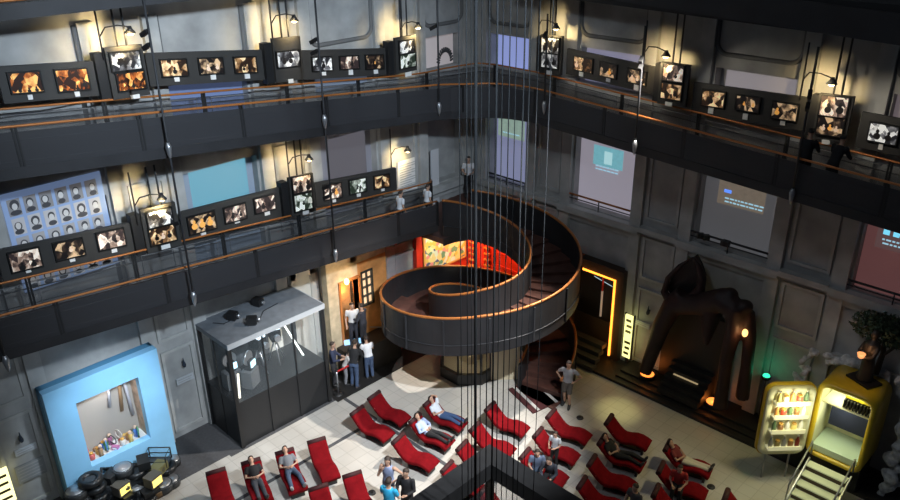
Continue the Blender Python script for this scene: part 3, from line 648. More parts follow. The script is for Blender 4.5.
# ------------------------------------------------------------------ red corner under the landing
REDW = mat('red lacquer wall', (.62, .035, .015), .5, vary=.2, scale=2)
GOLD = mat('gold paint', (.75, .42, .10), .4, .2)
b = MB(); b.bb((.01, -3.25, 0), (.2, 0, 4.45)); struct(b.build('wall_red_left', REDW), 'red corner wall carrying the colourful mural', 'wall')
b = MB(); b.bb((.2, -.2, 0), (3.6, -.01, 4.45)); b.bb((.9, -.28, 0), (1.05, -.2, 4.4)); b.bb((1.45, -.28, 0), (1.6, -.2, 4.4)); b.bb((1.7, -.24, 1.9), (3.6, -.2, 2.0)); b.bb((1.7, -.24, 2.5), (3.6, -.2, 2.56))
struct(b.build('wall_red_right', REDW), 'red lit corner wall with posts and bands', 'wall')
def mural_mat():
    m = bpy.data.materials.new('mural paint'); m.use_nodes = True; nt = m.node_tree; bs = nt.nodes['Principled BSDF']
    tc = nt.nodes.new('ShaderNodeTexCoord'); v = nt.nodes.new('ShaderNodeTexVoronoi'); v.inputs['Scale'].default_value = 5.5
    r = nt.nodes.new('ShaderNodeValToRGB'); r.color_ramp.interpolation = 'CONSTANT'; e = r.color_ramp.elements
    cs = [(0, (.85, .75, .35)), (.25, (.75, .85, .80)), (.42, (.15, .35, .22)), (.52, (.80, .60, .12)), (.66, (.08, .12, .30)), (.76, (.85, .30, .32)), (.88, (.9, .85, .6))]
    e[0].position = 0; e[0].color = (*cs[0][1], 1); e[1].position = cs[1][0]; e[1].color = (*cs[1][1], 1)
    for p, c in cs[2:]: q = e.new(p); q.color = (*c, 1)
    nt.links.new(tc.outputs['Object'], v.inputs['Vector']); sp = nt.nodes.new('ShaderNodeSeparateColor'); nt.links.new(v.outputs['Color'], sp.inputs[0])
    nt.links.new(sp.outputs[0], r.inputs['Fac']); nt.links.new(r.outputs['Color'], bs.inputs['Base Color']); return m
t = thing('mural', 'colourful painted mural with yellow border on the red corner wall', 'mural', (.23, -1.72, 2.05), pi / 2)
b = MB(); b.bb((-1.12, -.02, 0), (1.12, .01, 1.75)); b.build('painting', mural_mat(), t)
b = MB()
for x0, x1, z0, z1 in ((-1.2, 1.2, -.08, 0), (-1.2, 1.2, 1.75, 1.83), (-1.2, -1.12, 0, 1.75), (1.12, 1.2, 0, 1.75)): b.bb((x0, -.04, z0), (x1, .01, z1))
b.build('border', GOLD, t)
for x, lab in ((.42, 'carved red and gold post nearest the mural'), (1.26, 'carved red and gold post on the red right wall')):
    t = thing('carved_post', lab, 'post', (x, -.34, 0))
    b = MB(); b.bb((-.05, -.04, 0), (.05, .04, 4.4)); b.build('shaft', REDW, t)
    for k in range(10): b = MB(); b.box((0, 0, .8 + k * .26), (.26, .12, .06)); b.build('rung', GOLD, t)
light('SPOT', 'mural_light', (2.2, -2.6, 4.2), 320, (1, .88, .62), (.1, -1.8, 2.7), .1, 80, .6)
light('SPOT', 'red_corner_light', (1.3, -1.9, 4.35), 520, (1, .40, .14), (1.7, -.2, 2.0), .12, 110, .6)

# ------------------------------------------------------------------ stone facade set
STONE = mat('sandstone', (.52, .42, .28), .85, vary=.25, scale=3, bump=.2)
OCHRE = mat('orange ochre plaster', (.55, .24, .07), .8, vary=.3, scale=2)
DARKW = mat('dark green wood', (.03, .035, .03), .5)
t = thing('stone_facade', 'sandstone house facade with a doorway and barred window beside the glass case', 'facade', (.8, -6.6, 0), pi / 2)
def fb(b, x0, x1, y0, y1, z0, z1): b.bb((x0, y0, z0), (x1, y1, z1)); return b
b = MB(); fb(b, -1.35, -.82, 0, .3, 0, 4.4); fb(b, -.82, -.02, 0, .3, 3.45, 4.4); fb(b, -.82, 1.3, 0, .3, 4.0, 4.4); b.build('wall', STONE, t)
b = MB(); fb(b, -.02, .12, 0, .3, 0, 4.0); fb(b, .62, 1.3, 0, .3, 0, 4.0); fb(b, .12, .62, 0, .3, 0, 2.25); fb(b, .12, .62, 0, .3, 3.55, 4.0); b.build('ochre_wall', OCHRE, t)
b = MB(); fb(b, -.9, -.82, -.05, .32, 0, 3.5); fb(b, -.02, .06, -.05, .32, 0, 3.5); fb(b, -.9, .06, -.05, .32, 3.45, 3.55); b.build('door_frame', mat('orange wood', (.5, .18, .05), .5), t)
wf = MB(); fb(wf, .10, .64, -.04, .05, 2.2, 2.27); fb(wf, .10, .64, -.04, .05, 3.53, 3.6); fb(wf, .10, .16, -.04, .05, 2.2, 3.6); fb(wf, .58, .64, -.04, .05, 2.2, 3.6); fb(wf, .35, .39, -.04, .05, 2.2, 3.6)
for z in (2.6, 2.95, 3.28): fb(wf, .1, .64, -.04, .05, z - .02, z + .02)
w = wf.build('window', DARKW, t)
b = MB(); fb(b, .14, .62, .06, .08, 2.25, 3.55); b.build('pane', mat('lit window glass', (.5, .4, .28), .4, emit=(1, .62, .32), estr=.85), w)
b = MB(); fb(b, -.82, -.02, .5, .6, 0, 3.45); b.build('inner_wall', mat('inner warm wall', (.45, .22, .08), .8, vary=.3), t)
b = MB(); b.ell((-.62, -.14, 3.55), (.09, .09, .12)); b.build('lantern', glow('lantern glow', (1, .55, .22), 7), t)
b = MB(); b.bb((0, -8.75, 0), (.1, -8.15, 3.9)); b.bb((0, -8.95, 0), (.16, -8.75, 4.2)); b.bb((0, -8.15, 0), (.16, -7.95, 4.2)); b.bb((0, -8.95, 3.9), (.16, -7.95, 4.2)); struct(b.build('door_2', mat('pale door', (.55, .54, .5), .7)), 'tall pale door with frame between the glass case and the stone facade', 'door')
light('POINT', 'facade_lantern', (1.15, -7.2, 3.5), 14, (1, .6, .25), size=.08)
light('POINT', 'facade_inner', (.55, -7.0, 2.9), 22, (1, .55, .2), size=.08)
light('SPOT', 'facade_spot', (2.6, -7.4, 5.0), 110, (1, .8, .5), (.6, -8.0, 2.6), .1, 85, .7)
# black machine block and steps left of the spiral
t = thing('black_counter', 'low black counter in the dark left of the spiral ramp', 'counter', onz(378, 350) , .75)
b = MB(); b.bb((-.9, -.4, 0), (.9, .4, .95)); b.build('body', BLACK, t); b = MB(); b.bb((-.95, -.45, .95), (.95, .45, 1.0)); b.build('top', METAL, t)
b = MB(); b.tube([(-.9, -.42, 1.25), (.9, -.42, 1.25)], .02); b.tube([(-.9, -.42, 1.0), (-.9, -.42, 1.25)], .02); b.tube([(.9, -.42, 1.0), (.9, -.42, 1.25)], .02); b.build('rail', STEEL, t)

# ------------------------------------------------------------------ glass display case
GX1, GY0, GY1, GZ = 1.93, -12.45, -9.06, 3.62
GX0 = .12
gc = thing('glass_case', 'tall walk-in glass display case with grey roof on the left wall', 'display case', ((GX0 + GX1) / 2, (GY0 + GY1) / 2, 0))
GO = V(gc.location)
def gput(b, n, m): b.v = [p - GO for p in b.v]; return b.build(n, m, gc)
b = MB(); b.bb((GX0 - .05, GY0 - .06, GZ), (GX1 + .06, GY1 + .06, GZ + .16)); gput(b, 'roof', mat('grey roof panel', (.15, .165, .185), .6, vary=.15, scale=4))
b = MB(); b.bb((GX1 + .06, GY0 - .06, GZ), (GX1 + .09, GY1 + .09, GZ + .17)); b.bb((GX0 - .05, GY1 + .06, GZ), (GX1 + .06, GY1 + .09, GZ + .17)); gput(b, 'roof_edge', mat('pale roof edge', (.42, .44, .46), .5))
BLK = mat('black panel', (.012, .0125, .014), .5)
b = MB(); b.bb((GX0, GY0, 0), (GX1, GY1, 1.64)); b2 = gput(b, 'plinth', BLK)
GL = clear('case glass', (.3, .36, .4), .06, .03)
for x, y in ((GX1, GY0), (GX1, GY1), (GX0 + .05, GY0), (GX0 + .05, GY1)):
    b = MB(); b.bb((x - .06, y - .06, 0), (x + .06, y + .06, GZ)); gput(b, 'corner_post', BLACK)
for k in range(3):
    y0 = GY0 + .06 + k * (GY1 - GY0 - .12) / 3; y1 = y0 + (GY1 - GY0 - .12) / 3
    b = MB(); b.bb((GX1 - .01, y0, 1.64), (GX1 + .01, y1, GZ)); gput(b, 'front_pane', GL)
    if k: b = MB(); b.bb((GX1 - .03, y0 - .02, 0), (GX1 + .03, y0 + .02, GZ)); gput(b, 'mullion', BLACK)
for y in (GY0, GY1):
    for k in range(2):
        x0 = GX0 + .06 + k * .88; b = MB(); b.bb((x0, y - .01, 1.64), (x0 + .86, y + .01, GZ)); gput(b, 'side_pane', GL)
b = MB(); b.bb((1.0, GY0 - .02, 0), (1.04, GY0 + .02, GZ)); gput(b, 'mullion', BLACK)
b = MB(); b.bb((GX0, GY0, 1.64), (GX0 + .04, GY1 - 1.0, GZ)); gput(b, 'back_panel', mat('case back', (.10, .11, .12), .6, vary=.4, scale=3))
b = MB(); b.bb((GX0, GY1 - 1.0, 1.64), (GX0 + .04, GY1, GZ)); gput(b, 'white_back', mat('case white back', (.6, .6, .55), .6))
for k, (x, y, a, lab) in enumerate(((.75, -11.55, .5, 'leftmost'), (1.45, -11.3, .9, 'frontmost'), (.55, -10.5, .3, 'rearmost'))):
    p = (x, y, GZ + .16); t = thing('roof_projector', 'small black projector on the case roof, the %s of three' % lab, 'projector', p, a, 'projectors on the case roof')
    b = MB(); b.bb((-.16, -.12, .05), (.16, .12, .26)); b.build('body', BLACK, t); b = MB(); b.lathe([(.05, 0), (.06, .1)], (.16, 0, .16), axis='x'); b.build('lens', STEEL, t)
    b = MB(); b.bb((-.12, -.1, 0), (.12, .1, .05)); b.build('foot', METAL, t)
b = MB(); b.tube([(.5, -12.1, GZ + .175), (.8, -11.9, GZ + .175), (.75, -11.4, GZ + .175)], .012, 0, 5); b.tube([(1.4, -11.0, GZ + .175), (1.0, -10.6, GZ + .175), (.9, -10.0, GZ + .175)], .012, 0, 5)
tag(b.build('roof_cable', BLACK), 'thin dark cables lying across the case roof', 'cable')
# things shown inside the case
def device(x, y, kind, label, rz=0.):
    t = thing('film_machine', label, 'machine', (x, y, 1.64), rz, 'old machines in the glass case')
    if kind == 0:
        b = MB(); b.bb((-.18, -.25, .0), (.18, .25, .6)); b.build('cabinet', mat('machine grey', (.18, .19, .2), .4, .4), t)
        b = MB(); b.lathe([(.24, -.03), (.24, .03)], (0, 0, 1.0), n=18, axis='x'); b.build('reel', STEEL, t)
        b = MB(); b.bb((-.12, -.12, .6), (.12, .12, .95)); b.build('head', BLACK, t)
        b = MB(); b.bb((.12, -.08, .70), (.16, .16, .9)); b.build('lamp_window', glow('cyan lamp', (.5, .85, 1.), 2.6), t)
    else:
        for s in (-1, 0, 1): b = MB(); b.tube([(0, 0, .9), (.3 * cos(s * 2.1), .3 * sin(s * 2.1), 0)], .025); b.build('leg', STEEL, t)
        b = MB(); b.bb((-.25, -.16, .9), (.25, .16, 1.3)); b.build('body', BLACK, t)
        b = MB(); b.lathe([(.09, .25), (.11, .45)], (0, 0, 1.1), axis='x'); b.build('lens', STEEL, t)
        b = MB(); b.bb((.1, -.14, 1.32), (.24, .14, 1.5)); b.build('lamp', glow('blue white lamp', (.65, .85, 1.), 3.2), t)
device(1.0, -12.0, 0, 'grey projector with reel and bluish lamp at the left of the glass case')
device(1.35, -11.55, 0, 'grey projector with reel behind the left front pane of the case', .5)
device(.9, -10.9, 1, 'black camera on tripod with blue white lamp in the case middle', .2)
device(.8, -10.2, 1, 'black camera on tripod in the right half of the case', -.3)
t = thing('exit_sign', 'small green lit exit sign inside the right of the glass case', 'sign', (.22, -9.75, 3.05), pi / 2)
b = MB(); b.bb((-.22, -.03, -.1), (.22, .03, .1)); b.build('box', glow('green sign', (.02, .55, .25), 1.6), t)
b = MB(); b.ell((.02, -.04, .05), (.025, .01, .025)); b.tube([(.02, -.04, .02), (-.02, -.04, -.03), (.03, -.04, -.08)], .012, 0, 5); b.tube([(-.02, -.04, -.03), (-.08, -.04, -.06)], .012, 0, 5); b.tube([(-.05, -.04, .0), (.07, -.04, .02)], .01, 0, 5); b.build('running_figure', glow('sign white', (.7, 1, .8), 1.5), t)
b = MB(); b.tube([(.4, -9.55, 2.6), (1.2, -9.35, 1.5)], .03); tag(b.build('glow_tube', glow('white tube', (.9, 1, .95), 3)), 'slanting glowing bar standing in for the lit ramp stair at the right of the glass case', 'lamp')  # added glowing bar imitates the white diagonal of the lit ramp stair
b = MB(); b.tube([(1.7, -12.2, 1.55), (1.72, -12.15, 2.5)], .035); tag(b.build('glow_tube', glow('warm white tube', (1, .95, .8), 2.0)), 'upright white light tube in the near left corner of the glass case', 'lamp')
light('POINT', 'case_light', (1.0, -11.2, 3.4), 7, (.7, .9, 1), size=.15)
light('POINT', 'case_light', (1.0, -9.6, 3.3), 7, (.85, .95, 1), size=.15)

# ------------------------------------------------------------------ blue leaning show panel with a window
SKY = mat('sky blue panel', (.28, .60, .88), .6, vary=.08, scale=1.)
A = onx(42, 395, 1.25); B_ = onx(156, 347.5, 1.25)
px0, px1 = -17.30, -14.10
bp = thing('show_window', 'big sky blue panel with a square window into a lit niche', 'display panel', (.85, (px0 + px1) / 2, 0), pi / 2)
hw = (px1 - px0) / 2
wx0, wx1, wz0, wz1 = -.85, .92, 1.10, 3.27
Z1 = 3.93
b = MB()
for x0, x1, z0, z1 in ((-hw, wx0, .02, Z1), (wx1, hw, .02, Z1), (wx0, wx1, .02, wz0), (wx0, wx1, wz1, Z1)): b.bb((x0, 0, z0), (x1, .25, z1))
b.build('front', SKY, bp)
b = MB(); b.bb((-hw, .25, .02), (-hw + .1, .5, Z1)); b.bb((hw - .1, .25, .02), (hw, .5, Z1)); b.bb((-hw, .25, Z1 - .1), (hw, .5, Z1)); b.build('side', mat('deep blue side', (.10, .30, .50), .6), bp)
b = MB(); b.bb((wx0, .72, wz0), (wx1, .76, wz1)); b.build('niche_back', mat('niche beige', (.42, .38, .34), .8), bp)
b = MB(); b.bb((wx0 - .02, .25, wz0 - .3), (wx1, .75, wz0 - .26)); b.bb((wx0, .25, wz0 - .06), (wx1, .75, wz0 - .02)); b.build('shelf', WHITE, bp)
for x0, x1 in ((wx0 - .04, wx0), (wx1, wx1 + .04)): b = MB(); b.bb((x0, .25, wz0), (x1, .75, wz1)); b.build('niche_side', mat('niche ochre', (.55, .42, .32), .7, vary=.3, scale=5), bp)
b = MB(); b.bb((wx0 - .04, .25, wz1), (wx1 + .04, .75, wz1 + .04)); b.build('niche_top', WHITE, bp)
b = MB(); b.bb((wx0 + .03, .45, wz1 - .3), (wx0 + .4, .7, wz1 - .05)); b.build('dark_box', BLACK, bp)
for x0, z0, x1, z1 in ((.18, 2.3, .32, 3.2), (.5, 2.0, .62, 3.2), (.78, 1.7, .72, 3.2)):
    b = MB(); b.tube([(x0, .64, z0), (x1, .64, z1)], .05, 0, 6); b.build('hanging_strip', mat('strip %d' % int(x0 * 100), ((.02, .02, .02), (.5, .5, .55), (.35, .22, .12))[int(x0 * 10) % 3], .6), bp)
light('AREA', 'niche_light', (.4, (px0 + px1) / 2 + .05, wz1 - .05), 13, (1, .93, .88), (.4, (px0 + px1) / 2 + .05, 0), .9, sx=.3)
light('SPOT', 'blue_panel_spot', (5.5, -15.0, 6.8), 1750, (.75, .88, 1.0), (.85, -15.7, 2.4), .25, 42, .9)
toy_cols = [(.6, .12, .1), (.75, .5, .15), (.1, .25, .7), (.05, .05, .06), (.7, .65, .6), (.45, .25, .12), (.08, .3, .15), (.55, .2, .4)]
cn = ['red', 'amber', 'blue', 'black', 'cream', 'brown', 'green', 'pink']
wn = ['front left', 'front middle', 'front right', 'back left', 'back middle', 'back right']
k = 0
for row in range(3):
    for i in range(7):
        x = wx0 + .15 + i * .235 + rnd.uniform(-.04, .04); y = .32 + row * .14 + rnd.uniform(-.02, .02)
        c = toy_cols[(k * 5 + row) % 8]; nm = cn[(k * 5 + row) % 8]; kind = k % 4
        loc = (.85 - y, (px0 + px1) / 2 + x, wz0 - .02)
        shp = ('jar', 'figurine', 'hoop', 'box')[kind]
        t = thing('small_' + shp, 'small %s %s in the blue panel window, %s row, place %s from its left' % (nm, shp, ('front', 'middle', 'back')[row], ('first', 'second', 'third', 'fourth', 'fifth', 'sixth', 'seventh')[i]), 'ornament', loc, rnd.random() * 3, 'colourful trinkets in the window of the blue panel')
        m = mat('toy ' + nm, c, .4)
        if kind == 0:
            b = MB(); b.lathe([(.07, 0), (.09, .05), (.085, .16), (.05, .2)]); b.build('body', m, t); b = MB(); b.lathe([(.055, .2), (.055, .24)]); b.build('lid', GOLD, t)
        elif kind == 1:
            b = MB(); b.lathe([(.07, 0), (.05, .12), (.07, .22), (.03, .28)]); b.build('body', m, t); b = MB(); b.ell((0, 0, .33), .06); b.build('head', mat('toy skin', (.7, .5, .38), .5), t)
        elif kind == 2:
            b = MB(); b.tube([(.14 * cos(q * pi / 8), 0, .24 + .14 * sin(q * pi / 8)) for q in range(16)], .018, 0, 6, True); b.build('ring', m, t); b = MB(); b.tube([(0, 0, 0), (0, 0, .1)], .02); b.build('stem', BLACK, t)
        else:
            b = MB(); b.bb((-.1, -.06, 0), (.1, .06, .11)); b.build('body', m, t); b = MB(); b.bb((-.06, -.065, .03), (.06, -.06, .08)); b.build('face', CARD, t)
        k += 1

# ------------------------------------------------------------------ heap of scrap before the blue panel
DK = mat('scrap black', (.018, .02, .022), .35, .2); DK2 = mat('scrap grey', (.06, .065, .07), .4, .4)
def scrap(u, v, z, kind, label, r=.25, rz=0., col=None):
    p = onz(u, v, z)
    if p.x < .92 + r: p = onx(u, v, .92 + r)
    p.z = max(p.z - r * .9, 0)
    m = col or (DK if kind != 'drum' else DK2)
    if kind == 'tyre':
        t = thing('tyre', label, 'tyre', p, rz, 'scrap heap before the blue panel')
        b = MB(); b.tube([(r * .72 * cos(q * pi / 9), r * .72 * sin(q * pi / 9), r * .3) for q in range(18)], r * .3, 0, 8, True); b.build('rubber', m, t)
        b = MB(); b.lathe([(r * .5, .0), (r * .5, .05)], (0, 0, r * .25)); b.build('hub', DK2, t)
    elif kind == 'drum':
        t = thing('film_can', label, 'can', p, rz, 'scrap heap before the blue panel')
        b = MB(); b.lathe([(r, 0), (r, r * .7), (r * .93, r * .75)], n=18); b.build('can', m, t); b = MB(); b.lathe([(r * .85, r * .75), (r * .8, r * .85), (r * .2, r * .9)], n=18); b.build('lid', STEEL if r > .2 else DK2, t)
    elif kind == 'screen':
        t = thing('old_monitor', label, 'monitor', p, rz, 'scrap heap before the blue panel')
        b = MB(); b.bb((-r, -r * .8, 0), (r, r * .8, r * 1.6)); b.build('housing', mat('dull plastic', (.10, .095, .08), .6), t)
        b = MB(); b.bb((-r * .8, -r * .82, r * .2), (r * .8, -r * .8, r * 1.35)); b.build('screen', glow('yellow screen', (1, .8, .18), 1.9), t)
    elif kind == 'pipe':
        t = thing('bent_pipe', label, 'pipe', p, rz, 'scrap heap before the blue panel')
        b = MB(); b.tube([(-r * 1.5, 0, .05), (-r * .5, 0, r * .8), (r * .6, .1, r * .9), (r * 1.4, 0, .05)], r * .16, 0, 7); b.build('tube', m, t); b = MB(); b.lathe([(r * .25, 0), (r * .25, .06)], (r * 1.4, 0, 0)); b.build('flange', DK2, t)
    elif kind == 'crate':
        t = thing('wire_crate', label, 'crate', p, rz, 'scrap heap before the blue panel')
        b = MB()
        for s in (-r, r):
            for q in (-r * .7, r * .7): b.tube([(s, q, 0), (s, q, r * 1.2)], .02, 0, 5)
        for z_ in (.02, r * .6, r * 1.2): b.tube([(-r, -r * .7, z_), (r, -r * .7, z_), (r, r * .7, z_), (-r, r * .7, z_)], .02, 0, 5, True)
        b.build('wires', DK, t); b = MB(); b.bb((-r, -r * .7, 0), (r, r * .7, .03)); b.build('bottom', DK2, t)
    else:
        t = thing('scrap_block', label, 'scrap', p, rz, 'scrap heap before the blue panel')
        b = MB(); b.bb((-r, -r * .7, 0), (r, r * .7, r * 1.1)); b.build('body', m, t); b = MB(); b.lathe([(r * .3, 0), (r * .3, .06)], (0, -r * .7, r * .5), axis='y'); b.build('dial', DK2, t)
sr = [(75, 489, .35, 'drum', 'dark round can at the far left end of the scrap heap', .3), (93, 481, .65, 'tyre', 'upright looking tyre high at the left of the scrap heap', .33), (96, 490, .4, 'tyre', 'second tyre under the high one at the left of the heap', .32),
      (110, 489, .4, 'block', 'black box just right of the tyres in the scrap heap', .26), (118, 475, .55, 'pipe', 'bent black pipe against the blue panel above the left yellow screen', .3), (121, 487, .5, 'screen', 'old monitor with glowing yellow screen, left of the two', .21),
      (132, 478, .5, 'block', 'black box between the two yellow screens', .25), (141, 487, .3, 'drum', 'dark can in front between the two yellow screens', .25), (153, 479, .55, 'screen', 'old monitor with glowing yellow screen, right of the two', .21),
      (148, 466, .6, 'drum', 'greyish can above the right yellow screen', .22), (158, 466, .6, 'block', 'olive box above the right yellow screen', .24), (157, 455, .7, 'crate', 'dark wire crate at the top right of the scrap heap', .32),
      (172, 458, .35, 'drum', 'steel lidded can at the far right of the scrap heap beside the carpet', .24), (170, 478, .25, 'drum', 'steel lidded can low at the right front of the scrap heap', .27), (155, 487, .25, 'drum', 'brown can below the right yellow screen', .27),
      (131, 494, .2, 'block', 'black box at the bottom front of the heap between the screens', .28), (107, 497, .2, 'block', 'black box at the bottom edge below the tyres', .3), (87, 499, .2, 'drum', 'dark can at the bottom left edge of the heap', .26),
      (140, 470, .5, 'pipe', 'bent black pipe left of the greyish can', .28), (165, 470, .3, 'block', 'black box between the wire crate and the steel can', .24), (146, 497, .15, 'tyre', 'tyre at the bottom front right of the scrap heap', .3), (118, 499, .15, 'tyre', 'tyre at the bottom front left of the scrap heap', .3),
      (103, 472, .6, 'pipe', 'bent pipe between the high tyre and the blue panel', .26)]
for k, (u, v, z) in enumerate(((127, 470, .6), (136, 485, .35), (146, 474, .5), (150, 490, .3), (113, 481, .5), (126, 491, .3), (98, 496, .3), (162, 482, .3), (164, 462, .5), (111, 474, .7), (122, 466, .8), (133, 466, .8), (143, 460, .9), (80, 495, .5), (89, 474, .8))):
    sr.append((u, v, z, ('block', 'drum', 'tyre')[k % 3], 'lump of dark scrap metal jammed inside the heap below the blue panel', .24 + .05 * (k % 3)))
for i, (u, v, z, kd, lab, r) in enumerate(sr):
    scrap(u, v, z, kd, lab, r, rz=pi / 2 + .3 if kd == 'screen' else rnd.random() * 3, col=mat('olive tin', (.16, .15, .06), .5) if 'olive' in lab else (mat('brown tin', (.15, .09, .04), .5) if 'brown' in lab else None))

# ------------------------------------------------------------------ left wall plaques and drop lamps
def plaque(side, u, v, w, h, label, m, name='plaque', lines=0):
    F = side_fn[side]; s = .1 if side == 'L' else -.1; q = F(u, v, s)
    A = abs(axis_pt(side, F(u + w / 2, v, s)) - axis_pt(side, F(u - w / 2, v, s))); H = abs(F(u, v - h / 2, s).z - F(u, v + h / 2, s).z)
    t = thing(name, label, 'sign', q, local_root(side))
    b = MB(); b.bb((-A / 2, -.02, -H / 2), (A / 2, .03, H / 2)); b.build('plate', m, t)
    if lines:
        b = MB()
        for k in range(lines): b.bb((-A * .42, -.026, H / 2 - H * (k + .8) / (lines + .6)), (A * (.42 if k % 2 == 0 else .3), -.02, H / 2 - H * (k + .5) / (lines + .6)))
        b.build('text_lines', mat('grey print', (.35, .35, .35), .8), t)
PLQ = mat('grey white plate', (.5, .52, .55), .6)
plaque('L', 185, 379, 18, 6, 'small white plaque on the wall panel right of the blue panel', PLQ, lines=2)
plaque('L', 26, 449.5, 24, 6, 'small white plaque on the wall panel at the lower far left', PLQ, lines=2)
plaque('L', 31, 470, 32, 18, 'grey notice sheet below the plaque at the lower far left', mat('grey sheet', (.27, .28, .29), .7), 'notice', 5)
plaque('R', 642, 324, 16, 5, 'small plaque on the wall panel beside the dark creature', PLQ, lines=2)
for sd, u, v, lab in (('L', 184, 364, 'teardrop wall lamp right of the blue panel'), ('L', 21, 439, 'teardrop wall lamp at the lower far left'), ('R', 648, 312, 'teardrop wall lamp left of the dark creature')):
    q = side_fn[sd](u, v, .13 if sd == 'L' else -.13); t = thing('wall_lamp', lab, 'lamp', q, local_root(sd)); t.scale = (.75, 1, .75)
    b = MB(); b.lathe([(.01, .3), (.03, .15), (.08, -.02), (.07, -.1), (.02, -.16)]); b.build('drop', mat('dark glass', (.04, .05, .07), .15), t); b = MB(); b.bb((-.02, .02, -.05), (.02, .13, .05)); b.build('bracket', METAL, t)
q = onx(3, 487, .3); t = thing('lit_sign', 'glowing yellow white sign at the bottom left edge', 'sign', q, pi / 2)
b = MB(); b.bb((-.22, -.03, -.55), (.22, .05, .55)); b.build('panel', glow('sign yellow', (1, .92, .45), 1.8), t); b = MB()
for k in range(4): b.bb((-.15, -.036, .3 - k * .24), (.15, -.03, .38 - k * .24))
b.build('letters', mat('sign ink', (.12, .10, .03), .6), t)

# ------------------------------------------------------------------ neon doorway and steps on the right wall
dr = thing('neon_doorway', 'dark doorway framed by an orange neon tube on the right wall', 'doorway', (6.5, -.3, .1))
b = MB(); b.bb((-1.15, -.1, 0), (-.95, .28, 3.28)); b.bb((.92, -.1, 0), (1.2, .28, 3.28)); b.bb((-1.15, -.1, 3.28), (1.2, .28, 3.6)); b.build('frame', mat('brown frame', (.05, .03, .018), .5), dr)
NEON = glow('orange neon', (1, .30, .03), 3.2)
b = MB(); b.tube([(-.95, -.13, 3.22), (.88, -.13, 3.22), (.88, -.13, .15)], .045, 0, 8); b.build('neon_tube', NEON, dr)
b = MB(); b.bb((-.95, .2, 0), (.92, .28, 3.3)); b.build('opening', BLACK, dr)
b = MB(); b.bb((-.95, .18, .0), (.92, .2, 1.25)); b.build('lower_panel', mat('dark brown panel', (.05, .042, .036), .5), dr)
t = thing('hanging_pointer', 'red and white hanging rod inside the neon doorway', 'rod', (6.75, -.2, 1.9))
b = MB(); b.tube([(0, 0, .7), (0, 0, 1.25)], .035); b.build('red_end', mat('red paint', (.6, .04, .03), .5), t); b = MB(); b.tube([(0, 0, -.35), (0, 0, .7)], .04); b.build('white_shaft', mat('cream paint', (.6, .55, .45), .5, emit=(.6, .5, .4), estr=.25), t); b = MB(); b.tube([(-.4, .02, 1.15), (.4, .02, 1.0)], .012); b.build('blue_wire', glow('pale blue', (.5, .7, .8), .8), t)
q = ony(627, 335, -.5); t = thing('lit_sign', 'tall glowing yellow sign with dark lettering beside the neon doorway', 'sign', (q.x + .05, -.5, .3))
b = MB(); b.bb((-.16, -.04, .25), (.16, .04, 1.95)); b.build('panel', glow('sign lime', (1, .95, .35), 1.5), t); b = MB(); b.bb((-.2, -.03, .2), (-.16, .05, 2.0)); b.bb((.16, -.03, .2), (.2, .05, 2.0)); b.bb((-.05, 0, 0), (.05, .06, .25)); b.build('stand', METAL, t)
b = MB()
for k in range(7): b.bb((-.11 + .03 * (k % 2), -.046, .38 + k * .22), (.09 + .02 * (k % 3), -.04, .48 + k * .22)) if k != 3 else None
b.build('letters', mat('sign ink', (.12, .10, .03), .6), t)
light('POINT', 'sign_light', (7.9, -1.0, 1.6), 9, (1, .9, .3), size=.2)
for k in range(4):
    b = MB(); q = onz(600 - 4 * k, 372 - 9 * k); z = .12 + .17 * k
    b.box((6.75 - .05 * k, -1.35 + .26 * k, z), (1.3, .30, .17)); tag(b.build('dark_step', mat('step grey', (.07, .072, .075), .5)), 'dark grey step before the neon doorway, %s from the floor' % ('first', 'second', 'third', 'fourth')[k], 'step', 'steps before the neon doorway')

# ------------------------------------------------------------------ dark creature sculpture with an arch
FLESH = mat('dark red brown hide', (.024, .009, .008), .6, vary=.5, scale=2.5, bump=.5)
cr = thing('creature_sculpture', 'huge dark red creature sculpture forming an arch over steps on the right', 'sculpture', (10.5, -.8, .1))
CO = V(cr.location)
def C_(u, v, y): p = ony(u, v, y); return p - CO
b = MB()
b.tube([C_(645, 372, -1.1), C_(653, 350, -1.05), C_(662, 325, -.95), C_(674, 303, -.9), C_(684, 294, -.85)], [.22, .24, .3, .34, .3], 0, 12)
b.tube([C_(676, 304, -.85), C_(700, 304, -.9), C_(722, 300, -.95), C_(736, 310, -1.0)], [.34, .36, .40, .36], 0, 12)
b.tube([C_(736, 306, -1.0), C_(734, 330, -1.1), C_(726, 360, -1.2), C_(722, 392, -1.3), C_(720, 408, -1.35)], [.36, .25, .2, .2, .24], 0, 12)
b.tube([C_(746, 312, -.8), C_(750, 335, -.85), C_(747, 365, -.9), C_(742, 398, -.95)], [.27, .2, .19, .22], 0, 12)
b.tube([C_(712, 312, -.9), C_(708, 330, -1.0), C_(706, 345, -1.1)], [.35, .22, .08], 0, 10)
for u, v in ((730, 288), (715, 290), (705, 297), (745, 300)): b.ell(C_(u, v + 6, -.9), (.26, .26, .2))
o = b.build('body', FLESH, cr); remesh(o, .06)
b = MB()       # the leaf shaped open head
Lp = [C_(672, 303, -.95), C_(664, 292, -1.0), C_(668, 278, -1.0), C_(680, 266, -.95), C_(693, 257, -.85)]; Rp = [C_(690, 300, -.8), C_(700, 290, -.75), C_(702, 278, -.75), C_(698, 266, -.8), C_(693, 257, -.85)]
b.tube(Lp, [.2, .12, .09, .08, .03], 0, 10); b.tube(Rp, [.22, .17, .15, .1, .03], 0, 10); o = b.build('horned_head', FLESH, cr); remesh(o, .05)
